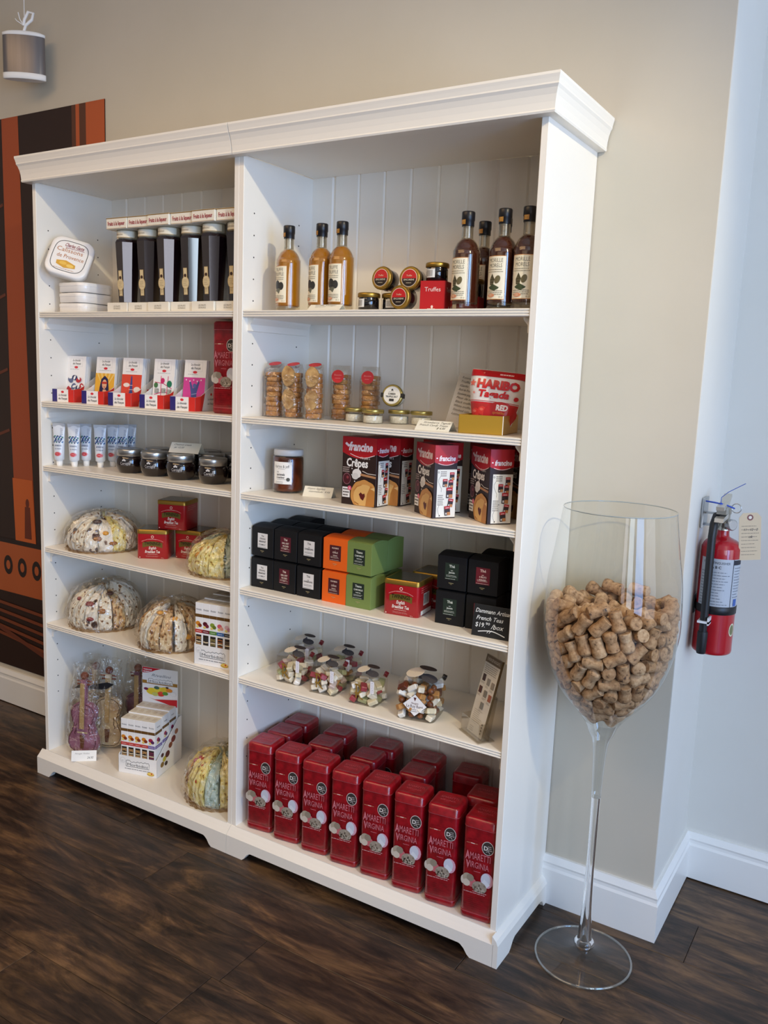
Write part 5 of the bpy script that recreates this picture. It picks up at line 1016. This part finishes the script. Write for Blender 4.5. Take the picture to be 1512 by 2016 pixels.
def crepe_box(label, loc, rz):
    t = thing('pancake_mix_box', label, 'box', loc, rz, 'pancake mix boxes'); w, d, h = .112, .064, .186
    m = MB(); m.bbox(-w/2, w/2, -d/2, d/2, 0, h, .0006); m.build('carton', mat(DBR, .45), t)
    m = MB(); m.box(-w/2-.0002, w/2+.0002, -d/2-.0002, d/2+.0002, .150, h+.0003); m.build('red_top', mat('A51220', .4), t)
    p = Pr(); a, b = -w/2, w/2
    p.poly([(a, h), (b, h), (b, .143)]+[(b-w*i/12, .143-.0145*math.sin(PI*i/12)) for i in range(1, 12)]+[(a, .143)], 'B5141F')
    p.text('francine', .004, .150, .032, 'F4E4E4', w=.078, shear=.25, bold=.04); p.poly([(a+.008, .167), (a+.013, .171), (a+.018, .167), (a+.013, .162)], 'F4E4E4'); p.poly([(a+.014, .163), (a+.019, .167), (a+.024, .163), (a+.019, .158)], 'F4E4E4')
    p.line([(b-.086+.080*i/10, .1405-.009*math.sin(PI*i/10)) for i in range(11)], .0016, 'F0D8D8')
    p.text('Crêpes', -.006, .106, .031, 'F4F0EC', w=.070, shear=.05, bold=.03); p.text('Ma pâte à', .020, .128, .009, 'D8D0CC', w=.030, shear=.1)
    p.scrib(a+.003, a+.026, .100, 3, .0055, '9A8A84', .0034, .1)
    p.disc(-.006, .088, .015, 'E8E4E0', .0125); p.disc(-.011, .080, .011, 'D8D4D0', .009); p.line([(.006, .086), (.056, .081)], .006, 'B5835A'); p.line([(.012, .096), (.03, .090), (.056, .089)], .0018, 'D8D0C8')
    p.disc(-.0385, .071, .0135, '8A5A62', .016); p.disc(-.0385, .071, .0118, '4A1620', .014); p.disc(-.036, .075, .004, '8A3A40')
    for x, y in ((-.022, .083), (-.012, .066), (-.022, .1)): p.disc(x, y, .002, 'D8D4D0')
    p.rect(a+.004, .020, a+.029, .048, 'F0ECE8'); p.scrib(a+.006, a+.027, .040, 3, .008, '5A5450', .004, .2); p.disc(a+.028, .046, .0065, 'D8607A'); p.text('8', a+.028, .0435, .007, 'F6E8EC', w=.003)
    cr = [(min(.020+.044*math.cos(q), b-.001), max(.030+.042*math.sin(q)+.0012*math.sin(9*q), .001)) for q in [2*PI*i/36 for i in range(36)]]; p.poly(cr, 'C98F4C')
    p.poly([(min(.022+.036*math.cos(q), b-.002), max(.026+.034*math.sin(q), .0015)) for q in [2*PI*i/30 for i in range(30)]], 'DDAE68')
    p.poly([(.026, .002), (.030, .034), (.042, .060), (.0545, .040), (.0545, .002)], 'B97A38'); p.poly([(.040, .05), (.0545, .055), (.0545, .045)], 'E2BC80')
    p.poly([(.010, .020), (.004, .032), (.010, .038), (.016, .033), (.022, .036), (.024, .028), (.018, .016)], '5A1414'); p.line([(-.01, .01), (.004, .004)], .003, 'A96C30'); p.line([(-.014, .04), (-.004, .052), (.012, .058)], .002, 'B97A38')
    p.build('front_print', t, (0, -d/2-.0003, 0), m=ink(.4), eps=.00008)
    p = Pr(); a, b = -d/2, d/2
    p.poly([(a, h), (b, h), (b, .143)]+[(b-d*i/10, .143-.008*math.sin(PI*i/10)) for i in range(1, 10)]+[(a, .143)], 'B5141F')
    p.text('francine', .003, .147, .018, 'F4E4E4', w=.046, shear=.25, bold=.04); p.rect(a+.004, .152, a+.008, .155, 'F4E4E4'); p.line([(a+.010+.044*i/8, .1405-.0045*math.sin(PI*i/8)) for i in range(9)], .0013, 'F0D8D8')
    p.rect(a+.009, .003, b-.001, .125, 'ECE7DC'); p.scrib(a+.018, a+.036, .118, 3, .005, '6A625C', .0022, .2); p.disc(a+.0125, .118, .0025, '5A524C'); p.disc(a+.0125, .118, .0015, 'ECE7DC'); p.scrib(a+.012, a+.030, .058, 6, .0048, '8A827A', .0022, .3)
    p.line([(a+.018, .108), (a+.013, .100), (a+.013, .092), (a+.018, .082), (a+.022, .076), (a+.021, .068)], .0007, '4A443E'); p.line([(a+.017, .034), (a+.013, .024), (a+.015, .014), (a+.019, .008)], .0007, '4A443E'); p.disc(a+.019, .007, .0018, '4A443E')
    for x, y, s_, ro in ((.050, .108, 1, .0), (.031, .091, 1, .0), (.047, .088, 1, -.0), (.044, .066, 1.35, .0), (.048, .040, 1.05, -.15), (.040, .020, 1.2, .1)):
        def R_(x0, y0, x1, y1, c): p.poly([(a+x+(u*math.cos(ro)-v*math.sin(ro))*s_, y+(u*math.sin(ro)+v*math.cos(ro))*s_) for u, v in ((x0, y0), (x1, y0), (x1, y1), (x0, y1))], c)
        R_(-.0065, -.010, .0065, .010, '2C1E22'); R_(-.0065, .004, .0065, .010, 'B8222A'); R_(-.001, -.010, .0065, -.003, 'C0804A'); R_(-.005, -.008, -.002, -.004, 'D8D0C8'); R_(-.004, .0055, .004, .0068, 'E8C8C8')
    p.build('side_print', t, (w/2+.0003, 0, 0), SIDE, m=ink(.4), eps=.00008)
    return t
cb = crepe_box('dark pancake mix box facing out, first from the left', (.397, .082, S3), -1)
dup(cb, (.432, .150, S3), -3, 'dark pancake mix box behind the first, only its side showing')
def rot_corner(cx, cy, rz):      # box centre from the position of its front right corner
    a = math.radians(rz); return (cx-.056*math.cos(a)-.032*math.sin(a), cy-.056*math.sin(a)+.032*math.cos(a), S3)
dup(cb, rot_corner(.651, .008, -36), -36, 'dark pancake mix box turned with its corner forward, middle of the shelf')
dup(cb, rot_corner(.622, .095, -36), -36, 'dark pancake mix box behind the middle one, showing half its front')
dup(cb, rot_corner(.795, .026, -40), -40, 'dark pancake mix box turned with its corner forward, rightmost in front')
dup(cb, rot_corner(.745, .125, -38), -38, 'dark pancake mix box seen in the gap between the two forward ones')
dup(cb, rot_corner(.832, .145, -36), -36, 'dark pancake mix box at far right, mostly behind the side panel')

# ---- fourth shelf: square tea boxes
def tea_box(label, loc, rz, body, lab, ink_, lines, foot='B8A878'):
    t = thing('tea_box', label, 'box', loc, rz, 'square tea boxes'); s_ = .0815; h = .088
    mm = mat(body, .6, spec=.3)
    m = MB(); m.bbox(-s_/2, s_/2, -s_/2, s_/2, 0, h, .0006); m.build('box_body', mm, t)
    m = MB(); m.prism([(-s_/2, h-.0005)]+[(-s_/2+s_*i/8, h+.0065*math.sin(PI*i/8)) for i in range(9)]+[(s_/2, h-.0005)], 'x', -s_/2+.0008, s_/2-.0008); m.build('arched_lid', mm, t)
    p = Pr(); p.rect(-.019, .026, .019, .070, lab)
    y = .0625
    for s2, hh, ww in lines: p.text(s2, 0, y-hh*.4, hh, ink_, w=ww, bold=.02); y -= hh*1.05+.001
    p.scrib(-.015, .015, .037, 2, .003, ink_, .0008, .2); p.scrib(-.017, .017, .028, 1, .003, ink_, .0008, .2)
    p.scrib(-.007, .007, .0165, 1, .003, foot, .0014, .05); p.scrib(-.003, .003, .0135, 1, .003, foot, .0008, .05)
    p.build('front_label', t, (0, -s_/2, 0), m=ink(.5)); return t
BK = '161618'
TK = [('black', BK, 'E4E0DC', '4A4644', [('Thé', .007, .010), ('STRONG', .007, .022), ('BREAKFAST', .007, .026), ('noir', .005, .008)], 'strong breakfast label in white'),
      ('black', BK, '5A1624', 'E8D8C8', [('Thé', .009, .013), ('EARL GREY', .007, .025), ('YIN ZHEN', .007, .022), ('noir', .005, .008)], 'maroon label'),
      ('black', BK, 'E4E0DC', '4A4644', [('Thé', .009, .013), ('noir', .004, .006), ('DARJEELING', .0065, .030)], 'white label'),
      ('orange', 'E8641C', '4A1820', 'E8CFC0', [('ROOIBOS', .006, .022), ('-', .004, .003), ('CITRUS', .0065, .018), ('infusion', .005, .014)], 'maroon label'),
      ('green', '76894A', '1E2A22', 'E0E4D8', [('Tisane', .009, .021), ('CAMOMILLE', .0065, .029), ('herbal tea', .005, .016)], 'dark green label')]
NTH = ['leftmost column', 'second column', 'third column', 'fourth column', 'fifth column']
TBX = [.0655, .150, .236, .3265, .4085]
RJ = ('black', BK, '1F2E24', 'D8DCD0', [('Thé', .010, .016), ('vert', .004, .006), ('Jasmin', .007, .017)], 'dark green label')
RF = ('black', BK, '6A1A28', 'E8D0C8', [('Thé', .010, .016), ('noir', .004, .006), ('4 FRUITS', .006, .020), ('ROUGES', .006, .018)], 'maroon label')
for k in range(5):
    src = None; kk = TK[k]; what = '%s tea box with %s' % (kk[0], kk[5])
    pos = [(TBX[k], .0875+(.001 if k else 0), S4, 'lower box, %s in front' % NTH[k]), (TBX[k]+.001, .0885, S4+.0955, 'upper box, %s in front' % NTH[k])]
    back = {0: 2, 1: 2, 2: 2, 3: 2, 4: 2}[k]
    pos += [(TBX[k], .1735, S4, 'lower box, %s, second row back' % NTH[k]), (TBX[k]+.0015, .1735, S4+.0955, 'upper box, %s, second row back' % NTH[k])]
    if k == 0: pos += [(TBX[k], .259, S4, 'lower box, rearmost of the %s' % NTH[k]), (TBX[k]+.002, .259, S4+.0955, 'upper box, rearmost of the %s' % NTH[k])]
    for x, y, z, w_ in pos:
        lb = what+', '+w_ if len((what+w_).split()) < 16 else '%s tea box, %s' % (kk[0], w_)
        if not src: src = tea_box(lb, (x, y, z), (1, -1, 1, 0, 1)[k], *kk[1:5])
        else: dup(src, (x, y, z), (-1, 1, 0, 1, -1)[k], lb)
for kk, x, y, nm_ in ((RJ, .682, .106, 'left'), (RF, .768, .112, 'right')):
    a_ = tea_box('%s tea box with %s, lower, %s column of the right-hand group' % (kk[0], kk[5], nm_), (x, y, S4), 4, *kk[1:5])
    dup(a_, (x+.001, y, S4+.0955), 4, '%s tea box with %s, upper, %s column of the right-hand group' % (kk[0], kk[5], nm_))
    dup(a_, (x-.006, y+.088, S4), 3, 'black tea box, lower, behind the %s column of the right-hand group' % nm_)
    if nm_ == 'right':
        dup(a_, (x-.005, y+.088, S4+.0955), 3, 'black tea box, upper, behind the right column of the right-hand group')
        dup(a_, (x+.070, y+.092, S4), 4, 'black tea box, lower, in the corner against the right side panel')
        dup(a_, (x+.071, y+.092, S4+.0955), 4, 'black tea box, upper, in the corner against the right side panel')
t = thing('chalkboard_sign', 'small black chalkboard with handwritten tea price in front of black boxes', 'sign', (.8225, .030, S4), 4); t.rotation_euler[0] = math.radians(-9)
m = MB(); m.bbox(-.053, .053, 0, .004, 0, .080, .0008); m.build('slate', mat('1B1C1D', .6), t)
m = MB(); m.box(-.053, -.0515, -.0004, .0045, 0, .080); m.box(.0515, .053, -.0004, .0045, 0, .080); m.box(-.053, .053, -.0004, .0045, .0788, .0803); m.box(-.053, .053, -.0004, .0045, -.0002, .0014); m.build('frame', mat('2A2A2A', .5), t)
p = Pr(); C_ = 'E6E6E2'; p.text('Dammann Artisan', -.001, .060, .015, C_, w=.094, shear=.3, bold=.008); p.text('French Teas', -.008, .042, .015, C_, w=.072, shear=.3, bold=.008); p.text('$19.', -.032, .024, .016, C_, w=.026, shear=.1, bold=.008); p.text('90', -.012, .031, .009, C_, w=.011, shear=.1, bold=.008); p.text('/box', .014, .023, .017, C_, w=.034, shear=.25, bold=.008)
p.line([(-.036+.0065*i, .012+.005*math.sin(PI*i/11)-(.004*(i-6)/5 if i > 6 else 0)) for i in range(12)], .0022, C_); p.line([(-.012, .011), (-.006, .019)], .0012, C_); p.line([(-.006, .011), (.0, .019)], .0012, C_)
p.build('chalk_writing', t)

# ---- fifth shelf: clear cubes of sweets, leaflet stand
CAND = [mat('E9E0CC', .5), mat('DCD0B0', .5), mat('D2BEB6', .4), mat('9A3C44', .4), mat('A8A878', .5), mat('B9854A', .5), mat('F0ECE4', .4), mat('6A3018', .45)]
cmesh = []
for mm in CAND: q = MB(); q.bbox(-.014, .014, -.009, .009, -.0075, .0075, .002); cmesh.append(q.mesh('candy', mm))
nut = MB(); nut.ball((0, 0, 0), .010, .0085, .0085, 10, 6); nutme = nut.mesh('candy', noisy('candy_nut', [(.3, '4A2414'), (.7, '9A5A2C')], 60, .35, .2))
def candy_box(label, loc, rz, s_, h, n, seed, big=False):
    rnd = random.Random(seed); t = thing('candy_box', label, 'box', loc, rz, 'clear boxes of wrapped sweets')
    k_ = 0
    for lay in range(int(n[2])):
        for i in range(n[0]):
            for j in range(n[1]):
                st = (s_-.026)/max(n[0]-1, 1)
                c = (-(s_-.026)/2+st*i+rnd.uniform(-.002, .002), -(s_-.026)/2+st*j+rnd.uniform(-.002, .002), .012+.0185*lay)
                me_ = nutme if big and rnd.random() < .35 else cmesh[rnd.choice((0, 0, 1, 2, 1, 3, 4, 0, 6, 6, 5) if not big else (0, 1, 5, 6, 6, 7, 0, 5))]
                link('candy', me_, t, c, (rnd.uniform(-.6, .6), rnd.uniform(-.6, .6), rnd.uniform(0, 3)))
    m = MB(); m.rbox(s_, s_, [(0, 0), (h, 0)], .003 if not big else .016, 2 if not big else 3, smooth=False); m.build('clear_box', PLASTIC, t)
    if not big:
        p = Pr(); p.line([(-.016, .018), (-.016, .058)], .0046, '8A6A24'); p.line([(-.016+.013*math.sin(a), .045+.013*math.cos(a)) for a in [-.4+3.9*i/14 for i in range(15)]], .0046, '8A6A24'); p.line([(-.012, .033), (.002, .018), (.006, .017)], .0046, '8A6A24')
        p.rect(s_/2-.014, .04, s_/2-.002, .075, 'ECEAF0'); p.scrib(s_/2-.010, s_/2-.005, .07, 6, .005, '8A88A0', .001)
        p.build('front_print', t, (0, -s_/2-.0004, 0))
    else:
        p = Pr(); p.poly([(-.034, .044), (0, .075), (.034, .044), (0, .013)], 'F0ECEA'); p.line([(-.034, .044), (0, .075), (.034, .044), (0, .013), (-.034, .044)], .0012, '3A3030'); p.poly([(-.004, .066), (.004, .066), (.002, .060), (.0, .055), (-.002, .060)], '5A2A24'); p.text('Nougats', 0, .047, .008, '6A3A34', w=.020, shear=.2); p.text('Le Roy René', 0, .037, .012, '4A1E22', w=.046); p.scrib(-.014, .014, .031, 2, .005, '6A5A54', .0014); p.build('diamond_label', t, (0, -s_/2-.0004, 0))
    for q, (dx, dy, c, dz, r_) in enumerate(((-.010, -.012, 'DDD0BE', .013, .019), (.010, .010, '38261F', .017, .018), (.020, -.014, '4A4648', .005, .017))):
        f = 1.35 if big else 1
        m = MB(); m.lathe([(.001, 0), (r_*f, 0), (r_*f, .0006), (.001, .0006)], 22, False, cap=False); m.build('paper_tag', mat(c, .7), t, (dx*f, dy*f, h+dz*f), (math.radians((12, -8, 6)[q]), math.radians((-10, 8, 14)[q]), 0))
    m = MB(); m.prism([(-.010, h-.004), (.010, h-.004), (.005, h+.013), (-.005, h+.013)], 'y', -.002, .002); m.build('closure_tab', mat('5A5458', .6), t)
    m = MB(); m.bbox(-.006, .006, -.006, .006, -.006, .006, .001); m.build('corner_seal', mat('7A1E26' if not big else '2A2420', .4), t, (s_/2-.002, s_/2-.010, h-.006), (.3, .4, .2))
    return t
candy_box('clear cube of wrapped sweets at front, leftmost of the three small ones', (.163, .092, S5), 6, .083, .082, (3, 3, 3), 1)
candy_box('clear cube of wrapped sweets at front, middle of the three small ones', (.292, .084, S5), 7, .083, .082, (3, 3, 3), 2)
candy_box('clear cube of wrapped sweets at front, rightmost small one beside big box', (.430, .086, S5), 5, .083, .082, (3, 3, 3), 3)
candy_box('clear cube of wrapped sweets behind the leftmost front cube', (.115, .205, S5), 4, .083, .082, (3, 3, 3), 4)
candy_box('clear cube of wrapped sweets behind the middle front cube', (.272, .195, S5), 6, .083, .082, (3, 3, 3), 5)
candy_box('large clear box of nutty sweets with white diamond label', (.598, .092, S5), 12, .108, .105, (4, 4, 5), 6, True)
t = thing('leaflet_stand', 'clear acrylic leaflet stand at the right end of the fifth shelf', 'stand', (.785, .050, S5), -34)
ACR = clear('acrylic', 'F2F0EC', .07, .6, 2.4, .05)
m = MB(); m.bbox(-.050, .050, -.020, .030, 0, .004, .001); m.build('base', ACR, t)
m = MB(); m.box(-.046, .046, .012, .014, .004, .12); m.build('back_plate', ACR, t, (0, 0, 0), (math.radians(-10), 0, 0))
m = MB(); m.box(-.044, .044, -.016, -.0145, .004, .050); m.box(-.046, -.0445, -.016, .012, .004, .05); m.box(.0445, .046, -.016, .012, .004, .05); m.build('front_lip', ACR, t)
t = thing('leaflet', 'tall white leaflet with brown heading standing in the acrylic stand', 'leaflet', (.7845, .045, S5+.006), -34); t.rotation_euler[0] = math.radians(-14)
m = MB(); m.bbox(-.037, .037, 0, .006, 0, .208, .0005); m.build('paper_stack', mat('E4DED2', .7), t)
m = MB(); m.box(.0365, .0374, -.0004, .0064, .0, .2084); m.build('brown_edge', mat('6A5638', .6), t)
p = Pr(); p.rect(-.037, .188, .037, .208, '6F5B40'); p.text('CHOIX DE NOUGATS', 0, .194, .011, 'E8DCC8', w=.060); p.scrib(-.030, .032, .181, 5, .005, '8A7E70', .0014, .2)
for x, y, c in ((-.022, .148, '4A3430'), (.002, .142, '9A948C'), (.024, .138, '9C9080'), (-.024, .115, '5A3830'), (.002, .110, '8A8478'), (.026, .106, 'A8644A'), (.001, .078, '8C8880')): p.rect(x-.007, y-.009, x+.007, y+.009, c); p.scrib(x-.009, x+.009, y-.013, 2, .003, '9A9084', .001)
p.scrib(-.024, .020, .062, 8, .005, 'A89E92', .0011); p.scrib(-.024, -.006, .016, 3, .005, '8A8074', .002)
for k in range(4): p.disc(.028, .012+.008*k, .0028, '6A6258', n=8)
p.build('leaflet_print', t)
